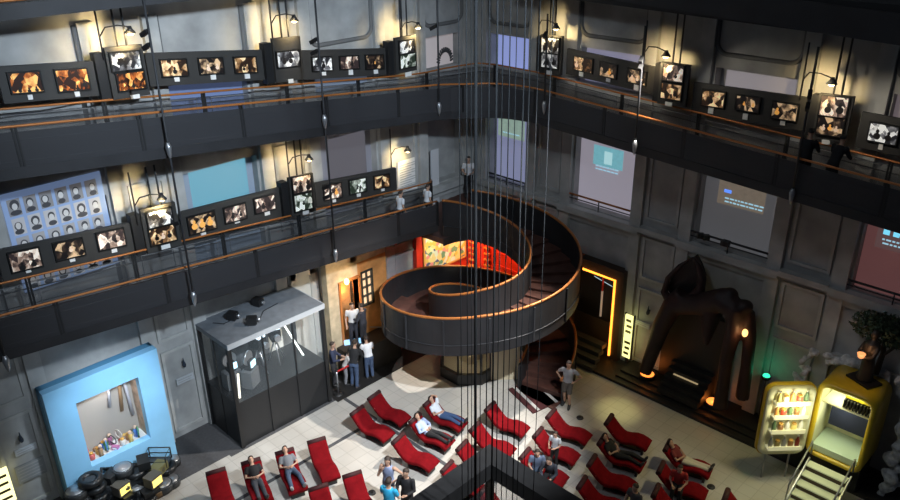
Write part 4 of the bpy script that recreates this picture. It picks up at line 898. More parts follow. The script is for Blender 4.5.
b = MB(); pts = Lp + Rp[::-1][1:]; n = len(pts); b.add([p + V((0, .22, 0)) for p in pts] + [p + V((0, .3, 0)) for p in pts], [list(range(n)), list(range(n, 2 * n))[::-1]] + [(i, (i + 1) % n, n + (i + 1) % n, n + i) for i in range(n)]); b.build('dark_mouth', BLACK, cr)
b = MB(); q = C_(745, 333, -1.15); b.ell(q, (.09, .09, .13)); b.build('eye_lamp', glow('amber lamp', (1, .5, .16), 2.6), cr)
light('POINT', 'eye_light', CO + q + V((0, -.2, 0)), 7, (1, .5, .2), size=.06)
st = thing('arch_steps', 'dim lit steps under the creature arch', 'steps', (10.6, -.7, .24))
for k in range(5):
    b = MB(); b.bb((-.75, -.5 + k * .2, .0), (.75, -.3 + k * .2, .18 + k * .17)); b.build('step', BLACKFLOOR, st)
b = MB(); b.bb((-.5, .04, .54), (.4, .09, .57)); b.build('step_light', glow('warm strip', (1, .75, .4), .35), st)
b = MB(); b.bb((-1.3, .5, 0), (1.2, .55, 2.9)); b.build('shade_backing', BLACK, st)  # black sheet stands in for the dark interior under the arch
for u, v, lab, c, e in ((647, 377, 'orange floor lamp at the left foot of the creature', (1, .25, .04), 12), (713, 405, 'orange floor lamp before the right leg of the creature', (1, .25, .04), 12)):
    q = onz(u, v, .2); t = thing('floor_lamp', lab, 'lamp', (q.x, q.y, .24 if q.y > -.9 and q.x < 13.4 else .16 if q.y > -1.2 and q.x < 14.2 else .1 if q.y > -1.45 else 0), .5)
    r = .24 if e > 5 else .12
    b = MB(); b.lathe([(r + .06, 0), (r + .05, .07), (r, .1)]); b.build('housing', BLACK, t); b = MB(); b.lathe([(r, .1), (r * .7, .14), (.02, .16)]); b.build('lens', glow('lens %s' % lab[:6], c, 2.2), t)
    light('POINT', 'floor_lamp_light', (q.x, q.y - .1, .42), e * .5, c, size=.05)

q = ony(766.5, 375.5, -.5); t = thing('stand_lamp', 'small green lamp on a slim stand above the yellow fridge door', 'lamp', (q.x, -.5, .1))
b = MB(); b.tube([(0, 0, .02), (0, 0, q.z - .2)], .03); b.lathe([(.16, 0), (.14, .03), (.03, .04)]); b.build('stand', BLACK, t); b = MB(); b.lathe([(.13, -.08), (.15, .0), (.13, .03)], (0, 0, q.z - .14)); b.build('housing', BLACK, t)
b = MB(); b.lathe([(.12, .02), (.09, .07), (.02, .09)], (0, 0, q.z - .14)); b.build('lens', glow('green lens', (.04, 1, .45), 1.6), t)
light('POINT', 'green_lamp_light', (q.x, -.6, q.z + .15), 3, (.05, 1, .45), size=.05)

# ------------------------------------------------------------------ giant yellow fridge
YEL = mat('yellow enamel', (.62, .44, .02), .35, vary=.1)
CREAM = mat('cream liner', (.72, .70, .48), .5)
FX, FY, FZ = 15.74, -1.75, .88; FW, FH, FD = 1.56, 2.5, 1.35
fr = thing('giant_fridge', 'giant open yellow fridge with rounded corners used as a little room', 'fridge', (FX, FY, FZ))
def rrect(w, h, r, n=5):
    out = []
    for cx_, cz_, a0 in ((w / 2 - r, h / 2 - r, 0), (-w / 2 + r, h / 2 - r, 90), (-w / 2 + r, -h / 2 + r, 180), (w / 2 - r, -h / 2 + r, 270)):
        for i in range(n + 1): a = radians(a0 + 90 * i / n); out.append((cx_ + r * cos(a), cz_ + r * sin(a)))
    return out
def rr_ring(w, h, r, y, cz): return [V((x, y, z + cz)) for x, z in rrect(w, h, r)]
b = MB(); cz = FH / 2
b.loft([rr_ring(FW - .6, FH - .6, .2, FD, cz), rr_ring(FW, FH, .3, FD - .08, cz), rr_ring(FW, FH, .3, .05, cz), rr_ring(FW - .08, FH - .08, .27, 0, cz), rr_ring(FW - .26, FH - .26, .2, 0, cz), rr_ring(FW - .26, FH - .26, .2, .12, cz)], 0)
b.f.pop(); b.mi.pop(); b.sm.pop(); b.build('body', YEL, fr)
b = MB(); b.loft([rr_ring(FW - .26, FH - .26, .2, .12, cz), rr_ring(FW - .28, FH - .28, .2, FD - .15, cz)], 0, cap=False); n = 24; b.add(rr_ring(FW - .28, FH - .28, .2, FD - .15, cz), [list(range(n))]); b.build('liner', CREAM, fr)
b = MB(); b.bb((-.62, .1, .16), (.62, FD - .2, .36)); b.build('seat_floor', mat('pale green cushion', (.50, .62, .50), .6), fr)
b = MB(); b.bb((-.45, .55, .9), (.6, FD - .17, 1.75)); b.build('blue_backrest', mat('dark blue cloth', (.003, .005, .02), 1.), fr)
b = MB()
for k in range(9): b.bb((-.1 + k * .085, .2, 1.82), (-.06 + k * .085, .7, 1.86 + .22))
b.build('striped_rack', mat('black bars', (.02, .02, .02), .5), fr)
b = MB(); b.bb((-.62, .15, 1.78), (.62, .9, 1.82)); b.build('shelf', CREAM, fr); b = MB(); b.bb((-.1, .3, 2.1), (.6, .7, 2.22)); b.build('yellow_tray', mat('bright yellow', (.8, .6, .03), .4, emit=(.9, .7, .05), estr=.3), fr)
light('AREA', 'fridge_light', (FX, FY + .5, FZ + FH - .30), 16, (.95, 1, .72), (FX, FY + .4, 0), .8, sx=.5)
light('POINT', 'fridge_glow', (FX - .1, FY + .15, FZ + 1.5), 24, (.95, 1, .70), size=.15)
# door: a part hinged at the left front edge
dm = Matrix.Rotation(radians(46), 4, 'Z') @ Matrix.Scale(-1, 4, V((0, 1, 0)))
def dput(b, n, m, par):
    M = Matrix.Translation((-FW / 2, -.02, 0)) @ dm
    b.v = [M @ p for p in b.v]; return b.build(n, m, par)
# door local: x from 0 (hinge) to -FW*.93, y front; inner face looks to +y before turning
DW, DH = 1.42, 2.42; dcx = -DW / 2 - .03
def dr_ring(w, h, r, y): return [V((x + dcx, y, z + cz)) for x, z in rrect(w, h, r)]
dsh = MB(); dsh.loft([dr_ring(DW - .3, DH - .3, .2, -.12), dr_ring(DW, DH, .28, -.04), dr_ring(DW, DH, .28, .08), dr_ring(DW - .06, DH - .06, .26, .1)], 0); door = dput(dsh, 'door', YEL, fr)
b = MB(); b.loft([dr_ring(DW - .06, DH - .06, .26, .1), dr_ring(DW - .1, DH - .1, .25, .16), dr_ring(DW - .4, DH - .4, .18, .17), dr_ring(DW - .44, DH - .44, .18, .12)], 0); dput(b, 'door_liner', CREAM, door)
for k, z in enumerate((.42, 1.0, 1.5, 1.95)):
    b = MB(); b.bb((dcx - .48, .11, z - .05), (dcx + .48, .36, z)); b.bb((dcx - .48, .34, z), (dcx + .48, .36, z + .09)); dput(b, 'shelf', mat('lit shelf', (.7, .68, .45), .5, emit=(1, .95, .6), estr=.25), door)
fcol = [(.8, .8, .75), (.6, .08, .05), (.75, .6, .2), (.12, .2, .1), (.85, .85, .8), (.3, .15, .06), (.75, .35, .1)]; fn = ['white', 'red', 'amber', 'green', 'ivory', 'brown', 'orange']
M4 = Matrix.Translation((FX, FY, FZ)) @ Matrix.Translation((-FW / 2, -.02, 0)) @ dm
for k, z in enumerate((.42, 1.0, 1.5, 1.95)):
    for i in range(5):
        q = M4 @ V((dcx + (-.38 + i * .19), .23, z)); j = (k * 3 + i * 2) % 7
        t = thing('food_jar' if i % 2 else 'bottle', '%s %s on the %s shelf of the fridge door, %s from the left' % (fn[j], 'jar' if i % 2 else 'bottle', ('lowest', 'second lowest', 'second highest', 'top')[k], ('first', 'second', 'third', 'fourth', 'fifth')[i]), 'jar' if i % 2 else 'bottle', q, 0, 'food on the fridge door shelves')
        m = mat('food ' + fn[j], tuple(c * (.35 if k == 0 else 1) for c in fcol[j]) if k else tuple(c * .35 for c in fcol[j]), .4) if k else mat('food dark ' + fn[j], tuple(c * .3 for c in fcol[j]), .4)
        if i % 2: b = MB(); b.lathe([(.07, 0), (.075, .03), (.075, .16), (.05, .2)]); b.build('body', m, t); b = MB(); b.lathe([(.06, .2), (.06, .24)]); b.build('lid', GOLD, t)
        else: b = MB(); b.lathe([(.055, 0), (.06, .02), (.06, .2), (.025, .29), (.025, .34)]); b.build('body', m, t); b = MB(); b.lathe([(.03, .34), (.03, .38)]); b.build('cap', CARD, t)
qd = M4 @ V((dcx, .75, 2.1)); light('AREA', 'door_light', qd, 24, (1, .95, .62), M4 @ V((dcx, .12, 1.2)), .5)
for x in (-.35, .35):
    b = MB(); b.tube([(dcx + x, 0, .02), (dcx + x, 0, -FZ)], .03); dput(b, 'door_leg', STEEL, fr)
b = MB(); b.bb((-.7, .3, -FZ + .11), (.7, FD - .1, .05)); b.build('pedestal', BLACK, fr)
# steps up to the fridge
sp = thing('fridge_steps', 'lit pale steps with steel rails leading into the yellow fridge', 'steps', (FX + .02, FY, 0))
for k in range(5):
    z = .78 - k * .17; y = -.22 - k * .27
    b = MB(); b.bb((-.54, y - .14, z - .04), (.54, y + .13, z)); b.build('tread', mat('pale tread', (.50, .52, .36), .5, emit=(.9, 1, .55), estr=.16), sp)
    b = MB(); b.bb((-.54, y - .12, z - .17), (.54, y - .08, z - .045)); b.build('riser', mat('brown riser', (.08, .05, .03), .6), sp)
for s in (-.58, .58):
    b = MB(); b.tube([(s, .0, .95), (s, -.1, 1.45), (s, -1.4, .7), (s, -1.45, 0)], .025); b.build('rail', STEEL, sp)
    b = MB(); b.hexa([V((s - .02, -1.4, .0)), V((s + .02, -1.4, .0)), V((s + .02, -1.4, .12)), V((s - .02, -1.4, .12)), V((s - .02, -.05, .6)), V((s + .02, -.05, .6)), V((s + .02, -.05, .85)), V((s - .02, -.05, .85))]); b.build('stringer', STEEL, sp)
# white furry rock arch
ROCK = mat('white flocked rock', (.55, .56, .56), .95, vary=.4, scale=9, bump=.8)
t = thing('rock_arch', 'rough white rock arch around the yellow fridge', 'rock', (15.6, -.35, .1))
def rocky(path, r, name):
    b = MB()
    for i in range(len(path) - 1):
        n = max(2, int((V(path[i + 1]) - V(path[i])).length / .11))
        for k in range(n): p = V(path[i]).lerp(V(path[i + 1]), k / n) + V((rnd.uniform(-.14, .14), rnd.uniform(-.1, .1), rnd.uniform(-.12, .12))); b.ell(p, (r * rnd.uniform(.3, 1.0), r * rnd.uniform(.4, .9), r * rnd.uniform(.4, 1.15)), 0, 7, 5, Matrix.Rotation(rnd.random() * 3, 3, 'Y'))
    o = b.build(name, ROCK, t); remesh(o, .045, False)
rocky([(-1.55, -.1, .1), (-1.55, -.1, 1.6), (-1.45, -.1, 3.2)], .17, 'left_column'); rocky([(-1.45, -.1, 3.2), (.2, .0, 3.35), (2.2, .0, 3.3)], .17, 'top_beam'); rocky([(1.5, -.6, .1), (1.55, -.55, 1.6), (1.65, -.3, 3.2)], .22, 'right_column')
light('SPOT', 'rock_spot', (15.0, -4.0, 7.5), 60, (.85, .92, 1), (15.6, -.4, 3.2), .2, 40, .8)
# statue with a glowing bowl, and the little tree
q = onz(861, 384, FZ + FH); st_ = thing('statue', 'dark robed statue holding a glowing bowl on top of the yellow fridge', 'statue', (q.x, -.95, FZ + FH + .005), -.4); st_.scale = (1.1, 1.1, 1.22)
b = MB(); b.bb((-.34, -.24, 0), (.34, .24, .05)); b.build('base_plate', BLACK, st_)
b = MB(); b.lathe([(.2, .05), (.17, .3), (.14, .65), (.19, .85), (.17, 1.0), (.06, 1.08), (.05, 1.12)], n=12); b.ell((0, 0, 1.22), (.09, .1, .12)); b.tube([(-.17, 0, .95), (-.2, -.16, .75), (-.04, -.32, .72)], [.06, .05, .04]); b.tube([(.17, 0, .95), (.2, -.16, .75), (.1, -.32, .72)], [.06, .05, .04])
o = b.build('figure', mat('dark bronze', (.04, .032, .025), .5, .3), st_); remesh(o, .025)
b = MB(); b.lathe([(.03, .70), (.07, .73), (.10, .82), (.085, .82), (.02, .75)], (.03, -.36, 0), n=12); b.build('bowl', glow('amber bowl', (1, .36, .12), 1.3), st_)
light('POINT', 'bowl_light', (q.x - .05, -1.5, FZ + FH + 1.05), 5, (1, .5, .22), size=.06)
q = ony(883, 345, -.45); tr = thing('little_tree', 'small dark leafy tree rising behind the statue', 'tree', (q.x, -.45, 3.6))
b = MB(); b.tube([(0, 0, -.15), (.05, 0, .5), (.0, .0, 1.1)], [.09, .07, .05]); b.tube([(.04, 0, .45), (.4, -.1, 1.0)], [.05, .03]); b.tube([(.02, 0, .6), (-.45, -.05, 1.15)], [.05, .03]); b.build('trunk', mat('bark', (.05, .04, .03), .9), tr)
b = MB(); r2 = random.Random(3)
for k in range(1500):
    a, c_, rr_ = r2.random() * 2 * pi, r2.uniform(-1, 1), r2.random() ** .4
    p = V((.95 * rr_ * sqrt(1 - c_ * c_) * cos(a), .55 * rr_ * sqrt(1 - c_ * c_) * sin(a), 1.25 + .45 * rr_ * c_)); d1 = V((r2.uniform(-1, 1), r2.uniform(-1, 1), r2.uniform(-1, 1))).normalized(); d2 = d1.cross(V((r2.uniform(-1, 1), r2.uniform(-1, 1), r2.uniform(-1, 1)))).normalized()
    if p.y > .42: p.y = .42
    b.add([p - d1 * .07, p + d2 * .03, p + d1 * .07, p - d2 * .03], [(0, 1, 2, 3)])
b.build('foliage', mat('dark leaves', (.035, .06, .03), .7, vary=.4, scale=5), tr)

# ------------------------------------------------------------------ lift shaft frame and cables
ex0, ey1 = 9.9, -9.77; S_ = 3.7; bw = .55
ef = thing('lift_enclosure', 'dark square lift enclosure with open top ringed by a broad black frame', 'lift enclosure', (ex0 + S_ / 2, ey1 - S_ / 2, 0)); h_ = S_ / 2
b = MB()
for a, c in (((-h_, h_ - bw), (h_, h_)), ((-h_, -h_), (h_, -h_ + bw)), ((-h_, -h_ + bw), (-h_ + bw, h_ - bw)), ((h_ - bw, -h_ + bw), (h_, h_ - bw))): b.bb((a[0], a[1], 2.55), (c[0], c[1], 3.0))
b.build('top_frame', mat('matt black frame', (.010, .010, .011), .7, vary=.3, scale=4), ef)
for x in (-1, 1):
    for y in (-1, 1): b = MB(); b.bb((x * (h_ - .3) - .08, y * (h_ - .3) - .08, 0), (x * (h_ - .3) + .08, y * (h_ - .3) + .08, 2.55)); b.build('post', BLACK, ef)
for x, y, dx, dy in ((0, h_ - .3, 1, 0), (0, -h_ + .3, 1, 0), (h_ - .3, 0, 0, 1), (-h_ + .3, 0, 0, 1)):
    w_ = h_ - .4; b = MB(); b.bb((x - dx * w_ - dy * .01, y - dy * w_ - dx * .01, .05), (x + dx * w_ + dy * .01, y + dy * w_ + dx * .01, 2.5)); b.build('glass_wall', clear('dark lift glass', (.05, .055, .06), .35, .05), ef)
    b = MB(); b.bb((x - dx * w_ - dy * .04, y - dy * w_ - dx * .04, 1.0), (x + dx * w_ + dy * .04, y + dy * w_ + dx * .04, 1.08)); b.build('waist_rail', BLACK, ef)
for u, dist, r in ((461, 12.9, .014), (467.5, 12.6, .016), (471.5, 13.1, .012), (475.5, 12.8, .045), (480.5, 13.2, .014), (487, 12.9, .018), (493.5, 12.5, .028), (498.5, 13.0, .016), (504.5, 12.8, .016), (510, 13.1, .012), (517, 12.6, .02), (522, 12.9, .014), (529, 13.2, .01), (540, 12.9, .012)):
    d = ray(u, 330); k = dist / hypot(d.x, d.y); p = CAM_P + d * k
    b = MB(); b.tube([(0, 0, 0), (0, 0, 17.5)], r * .62, 0, 6)
    tag(b.build('lift_cable', CABLE, None, (p.x, p.y, .0)), 'vertical steel cable hanging through the hall into the black lift frame' if r < .04 else 'thickest vertical steel cable hanging through the hall', 'cable', 'lift cables' if r < .04 else None)

# octagonal booth under the spiral
q = onz(469, 369); bo = thing('octagonal_booth', 'octagonal glass booth with black base under the spiral ramp', 'booth', (q.x, q.y, 0), radians(22.5))
oc = lambda r: [(r * cos(k * pi / 4), r * sin(k * pi / 4)) for k in range(8)]
b = MB(); b.prism(oc(1.12), 0, .42); b.build('base', BLACK, bo); b = MB(); b.prism(oc(.98), .42, .425); b.build('inner_floor', mat('booth floor', (.3, .28, .24), .6), bo)
b = MB(); b.prism(oc(1.1), 2.0, 2.12); b.build('roof_rim', BLACK, bo)
for x, y in oc(1.06): b = MB(); b.tube([(x, y, .4), (x, y, 2.05)], .035, 0, 6); b.build('post', BLACK, bo)
for k in range(8):
    p0, p1 = oc(1.05)[k], oc(1.05)[(k + 1) % 8]; b = MB(); b.add([(p0[0], p0[1], .42), (p1[0], p1[1], .42), (p1[0], p1[1], 2.0), (p0[0], p0[1], 2.0)], [(0, 1, 2, 3)]); b.build('pane', clear('booth glass', (.3, .3, .28), .1, .05), bo)
t = thing('booth_model', 'small pale machine lit inside the octagonal booth', 'machine', (q.x, q.y, .42)); b = MB(); b.bb((-.3, -.25, 0), (.3, .25, .35)); b.build('body', mat('cream machine', (.6, .52, .35), .5), t); b = MB(); b.lathe([(.15, 0), (.15, .5)], (0, 0, .35)); b.build('barrel', GOLD, t)
light('POINT', 'booth_light', (q.x + .3, q.y - .4, 1.85), 30, (1, .8, .45), size=.1)
q = onz(505, 379); t = thing('cream_screen', 'pale cream lit panel behind the booth under the spiral stair', 'panel', (q.x, q.y, 0), .8); b = MB(); b.bb((-.5, -.04, 0), (.5, .04, 1.7)); b.build('panel', mat('cream board', (.6, .52, .36), .6), t); b = MB(); b.bb((-.55, -.05, 0), (-.5, .05, 1.75)); b.bb((.5, -.05, 0), (.55, .05, 1.75)); b.build('edge', METAL, t)

# ------------------------------------------------------------------ red loungers
PROF = [(0, .29), (.12, .36), (.3, .42), (.48, .42), (.68, .36), (.86, .335), (1.0, .38), (1.15, .50), (1.3, .66), (1.44, .82)]
def lounger_meshes():
    b = MB(); rings = []; w, t, r = .33, .075, .05
    for i, (y, z) in enumerate(PROF):
        a = PROF[max(i - 1, 0)]; c = PROF[min(i + 1, len(PROF) - 1)]; tn = V((0, c[0] - a[0], c[1] - a[1])).normalized(); nn = V((0, -tn.z, tn.y)); P = V((0, y, z))
        sec = []
        for sx, sn in ((1, 1), (-1, 1), (-1, -1), (1, -1)):
            c0 = P + V((sx * (w - r), 0, 0)) + nn * (sn * (t - r))
            for k in range(3):
                base = {(1, 1): 0, (-1, 1): 90, (-1, -1): 180, (1, -1): 270}[(sx, sn)]; an = radians(base + 45 * k); sec.append(c0 + V((r * cos(an), 0, 0)) + nn * (r * sin(an)))
        rings.append(sec)
    b.loft(rings)
    return b
proto = bpy.data.objects.new('lounger', None); COL.objects.link(proto)
lounger_meshes().build('cushion', RED, proto)
b = MB(); b.tube([(-.32, 1.46, .86), (.32, 1.46, .86)], .085, 0, 12); b.build('head_roll', ROLLM, proto)
b = MB(); b.tube([(-.325, 1.17, .585), (-.325, 1.19, .60), (.325, 1.19, .60), (.325, 1.17, .585)], .008, 0, 5); b.build('seam', mat('pink seam', (.5, .12, .1), .7), proto)
BASEM = mat('pale grey base', (.30, .29, .27), .7)
b = MB(); b.hexa([V((-.22, .12, 0)), V((-.22, .12, .26)), V((.22, .12, .26)), V((.22, .12, 0)), V((-.22, .2, 0)), V((-.22, .2, .30)), V((.22, .2, .30)), V((.22, .2, 0))]); b.build('foot_support', BLACK, proto)
b = MB(); b.hexa([V((-.22, .95, 0)), V((-.22, .98, .28)), V((.22, .98, .28)), V((.22, .95, 0)), V((-.22, 1.2, 0)), V((-.22, 1.12, .42)), V((.22, 1.12, .42)), V((.22, 1.2, 0))]); b.build('head_support', BASEM, proto)
b = MB(); b.bb((-.12, .15, .03), (.12, 1.0, .08)); b.build('base_beam', METAL, proto)
first = [True]
LGS = {}
def place_lounger(key, u, v, ang, label):
    global proto
    A = onz(u, v, .80); d = V((cos(radians(ang)), sin(radians(ang)), 0)); loc = V((A.x, A.y, 0)) - d * 1.46 * .9
    if first[0]: o = proto; first[0] = False
    else:
        o = proto.copy(); COL.objects.link(o)
        for ch in proto.children: c = ch.copy(); COL.objects.link(c); c.parent = o
    o.location = loc; o.rotation_euler = (0, 0, radians(ang - 90)); o.scale = (.88, .9, .9); tag(o, label, 'lounger', 'red loungers on the hall floor')
    LGS[key] = Matrix.Translation(loc) @ Matrix.Rotation(radians(ang - 90), 4, 'Z') @ Matrix.Scale(.9, 4)
for k_, u, v, ang, lab in (
    ('a', 215.6, 471, 161, 'empty red lounger at the left end of the row by the scrap heap'),
    ('b', 250.7, 461, 161, 'red lounger carrying a man in black, second in the left row'),
    ('c', 284.5, 451, 161, 'red lounger carrying a person in a grey top and jeans'),
    ('d', 316.4, 440, 161, 'empty red lounger at the right end of the left row, below the glass case'),
    ('f', 318, 487, 161, 'empty red lounger at the bottom edge, left of its neighbour in the second left row'),
    ('e', 352, 474, 161, 'empty red lounger at the bottom left of the woman in a tank top'),
    ('h', 374, 395, -171, 'empty red lounger nearest the stanchion, farther of a pair'),
    ('g', 357, 410, -171, 'empty red lounger right of the glass case, nearer of a pair'),
    ('i', 429, 401, -168, 'red lounger carrying a person in white shirt and blue jeans'),
    ('j', 415, 418, -168, 'red lounger carrying a person in pale blue shirt and black trousers'),
    ('k', 398, 438, -168, 'empty red lounger just beyond the standing woman in a tank top'),
    ('l', 490, 406, -168, 'empty red lounger behind the cables, topmost below the booth'),
    ('m', 475, 426, -168, 'empty red lounger just beyond the peak of the black lift frame'),
    ('n', 462, 445, -168, 'red lounger half hidden behind the left arm of the lift frame'),
    ('o', 447, 466, -168, 'red lounger of which only the head shows above the left frame arm'),
    ('p', 551, 413, -168, 'empty red lounger nearest the foot of the spiral stairs'),
    ('q', 538, 432, -168, 'red lounger behind the standing child in a black jacket'),
    ('r', 525, 453, -168, 'red lounger on which two people sit beside the lift frame'),
    ('s', 609, 419, -166, 'empty red lounger nearest the yellow light spot on the floor'),
    ('t', 602, 439, -166, 'red lounger carrying a person all in black'),
    ('u', 592, 460, -166, 'empty red lounger nearer than the one with a person in black'),
    ('v', 582, 482, -166, 'empty red lounger right of the lift frame at the bottom edge'),
    ('w', 667.5, 445, -165, 'red lounger carrying a person in pale trousers on the right'),
    ('x', 661, 467, -165, 'red lounger carrying a seated person in a red top'),
    ('y', 656, 490, -165, 'red lounger at the bottom edge before the person in red'),
    ('z', 726, 495, -165, 'red lounger of which only the head shows at the bottom right'),
    ('hid', 483, 490, -168, 'red lounger seen through the opening of the lift frame')): place_lounger(k_, u, v, ang, lab)

# ------------------------------------------------------------------ people
SKIN = [mat('skin %d' % i, c, .6) for i, c in enumerate(((.50, .30, .21), (.42, .25, .17), (.55, .36, .27)))]
EYE = mat('eye dark', (.02, .015, .012), .3); LIP = mat('lip', (.4, .16, .13), .5)
def stand_pose(lean=0., arms='down', stride=.0):
    J = dict(pelvis=(0, 0, .95), waist=(0, lean * .3, 1.10), chest=(0, lean * .7, 1.30), neck=(0, lean, 1.47), head=(0, lean * 1.1 + .02, 1.63),
             sl=(-.19, lean * .9, 1.42), sr=(.19, lean * .9, 1.42), hl=(-.09, 0, .93), hr=(.09, 0, .93), kl=(-.1, .03 + stride, .50), kr=(.1, .03 - stride * .4, .50), al=(-.11, stride * .8 - .03, .08), ar=(.11, -.03 - stride, .08))
    J['fl'] = (-.13, J['al'][1] + .17, .03); J['fr'] = (.13, J['ar'][1] + .17, .03)
    y = lean * .9
    A = {'down': ((.25, y - .04, 1.14), (.26, y + .07, .90), (.25, y + .11, .80)), 'hips': ((.42, y - .1, 1.18), (.21, y + .02, 1.0), (.14, y + .05, .97)),
         'front': ((.26, y + .06, 1.16), (.14, y + .28, 1.12), (.08, y + .36, 1.12)), 'face': ((.24, y + .14, 1.18), (.10, y + .17, 1.42), (.06, y + .15, 1.52)), 'rail': ((.24, y + .1, 1.2), (.2, y + .34, 1.05), (.17, y + .42, 1.03))}
    for s, k in ((-1, 'l'), (1, 'r')):
        e, w, h = A[arms if isinstance(arms, str) else arms[0 if s < 0 else 1]]
        J['e' + k] = (s * e[0], e[1], e[2]); J['w' + k] = (s * w[0], w[1], w[2]); J['t' + k] = (s * h[0], h[1], h[2])
    J['front'] = (0, 1, 0); J['up'] = (0, 0, 1); return J
def lie_pose(knee=.56, spread=.1, arms='belly'):
    J = dict(pelvis=(0, .88, .50), waist=(0, 1.02, .56), chest=(0, 1.16, .70), neck=(0, 1.28, .86), head=(0, 1.36, .99), sl=(-.19, 1.24, .80), sr=(.19, 1.24, .80), hl=(-.09, .88, .50), hr=(.09, .88, .50),
             kl=(-spread, .46, knee), kr=(spread, .44, knee), al=(-spread * 1.1, .04, .47), ar=(spread * 1.2, .02, .47), fl=(-spread * 1.3, -.03, .61), fr=(spread * 1.4, -.05, .61))
    for s, k in ((-1, 'l'), (1, 'r')):
        if arms == 'head' and s > 0: J['e' + k] = (.36, 1.38, .92); J['w' + k] = (.18, 1.44, 1.04); J['t' + k] = (.08, 1.42, 1.08)
        else: J['e' + k] = (s * .29, 1.05, .62); J['w' + k] = (s * .10, .92, .66); J['t' + k] = (s * .02, .88, .67)
    J['front'] = (0, -.6, .8); J['up'] = (0, .6, .8); return J
def sit_pose(lean=.1):   # sitting with legs forward (+y), seat height .42
    J = dict(pelvis=(0, 0, .52), waist=(0, lean * .3, .68), chest=(0, lean * .7, .88), neck=(0, lean, 1.05), head=(0, lean * 1.3 + .03, 1.20), sl=(-.19, lean, 1.0), sr=(.19, lean, 1.0), hl=(-.09, .0, .50), hr=(.09, .0, .50),
             kl=(-.12, .42, .53), kr=(.12, .42, .53), al=(-.12, .44, .10), ar=(.12, .46, .10), fl=(-.13, .62, .04), fr=(.13, .64, .04))
    for s, k in ((-1, 'l'), (1, 'r')): J['e' + k] = (s * .26, lean + .06, .74); J['w' + k] = (s * .14, lean + .27, .66); J['t' + k] = (s * .1, lean + .35, .64)
    J['front'] = (0, 1, 0); J['up'] = (0, 0, 1); return J
def person(label, M, J, shirt, trousers, shoes=(.03, .03, .03), hair=(.03, .02, .015), long_hair=False, sleeves='short', scale=1., skin=0, legs='long', group=None):
    J = {k: V(p) for k, p in J.items()}; f = J['front'].normalized(); up = J['up'].normalized()
    root = bpy.data.objects.new('person', None); COL.objects.link(root); root.matrix_world = M @ Matrix.Scale(scale, 4); tag(root, label, 'person', group)
    sk = SKIN[skin]
    def ring(c, w, d, ax, nrm, n=12): return [c + ax * (w * cos(2 * pi * k / n)) + nrm * (d * sin(2 * pi * k / n)) for k in range(n)]
    def torso(b, g, lo='pelvis'):
        ax = (J['sr'] - J['sl']).normalized(); P = [J['pelvis'] - (J['waist'] - J['pelvis']).normalized() * .06, J['pelvis'], J['waist'], J['chest'], J['chest'].lerp(J['neck'], .6), J['neck']]
        W = [(.15, .10), (.165, .115), (.14, .10), (.165, .12), (.17, .10), (.075, .075)]
        if lo == 'waist': P = [J['pelvis'].lerp(J['waist'], .1)] + P[2:]; W = [(.165, .12)] + W[2:]
        R = []
        for i, (p, (w, d)) in enumerate(zip(P, W)):
            t = (P[min(i + 1, len(P) - 1)] - P[max(i - 1, 0)]).normalized(); n_ = t.cross(ax).normalized(); R.append(ring(p, w + g, d + g, ax, n_))
        b.loft(R)
    def limb(b, pts, r): b.tube(pts, r, 0, 10); [b.ell(p, q * .98, 0, 8, 6) for p, q in zip(pts[1:-1], r[1:-1])]
    # body: one surface with head, limbs and palms
    b = MB(); torso(b, 0); b.tube([J['chest'].lerp(J['neck'], .8), J['neck'], J['head']], [.07, .058, .06], 0, 10)
    sd = up.cross(f).normalized(); HM = Matrix((sd, f, up)).transposed()
    b.ell(J['head'] + up * .03, (.078, .098, .10), 0, 12, 9, HM); b.ell(J['head'] - up * .045 + f * .022, (.058, .072, .07), 0, 10, 7, HM)
    b.ell(J['head'] + f * .10 - up * .005, (.014, .022, .022), 0, 7, 5, HM)
    for s in (-1, 1): b.ell(J['head'] + sd * s * .08, (.015, .025, .034), 0, 7, 5, HM)
    for k in 'lr':
        limb(b, [J['s' + k], J['e' + k], J['w' + k]], [.055, .043, .031]); b.ell(J['s' + k], .058, 0, 9, 6)
        hd = (J['t' + k] - J['w' + k]); b.tube([J['w' + k], J['w' + k] + hd * .5, J['t' + k]], [.03, .04, .036], 0, 8)
        limb(b, [J['h' + k], J['k' + k], J['a' + k]], [.088, .06, .042]); b.tube([J['a' + k], J['f' + k]], [.042, .03], 0, 8)
    o = b.build('body', sk, root); remesh(o, .024)
    b = MB()
    for s in (-1, 1): b.ell(J['head'] + f * .092 + sd * s * .034 + up * .02, (.013, .008, .008), 1, 7, 5, HM)
    b.ell(J['head'] + f * .088 - up * .06, (.024, .008, .007), 2, 7, 5, HM)
    for k, s in (('l', -1), ('r', 1)):
        hd = (J['t' + k] - J['w' + k]).normalized(); pn = hd.cross(f if abs(hd.dot(f)) < .8 else up).normalized(); nn = pn.cross(hd).normalized()
        for i, ln in enumerate((.062, .075, .082, .074)):
            p0 = J['t' + k] + pn * ((i - 1.5) * .019) - hd * .012; b.tube([p0, p0 + hd * ln * .55 + nn * .004, p0 + hd * ln * .95 + nn * .022], [.0095, .009, .007], 0, 6)
        p0 = J['w' + k] + hd * .035 - pn * s * .03; b.tube([p0, p0 + hd * .03 - pn * s * .028, p0 + hd * .065 - pn * s * .03], [.012, .011, .008], 0, 6)
    me = bpy.data.meshes.new('d'); me.from_pydata([tuple(p) for p in b.v], [], b.f); me.polygons.foreach_set('material_index', b.mi)
    bm = bmesh.new(); bm.from_mesh(o.data); bm.from_mesh(me); bm.to_mesh(o.data); bm.free(); bpy.data.meshes.remove(me); o.data.materials.append(EYE); o.data.materials.append(LIP)
    b = MB(); torso(b, .016, 'waist')
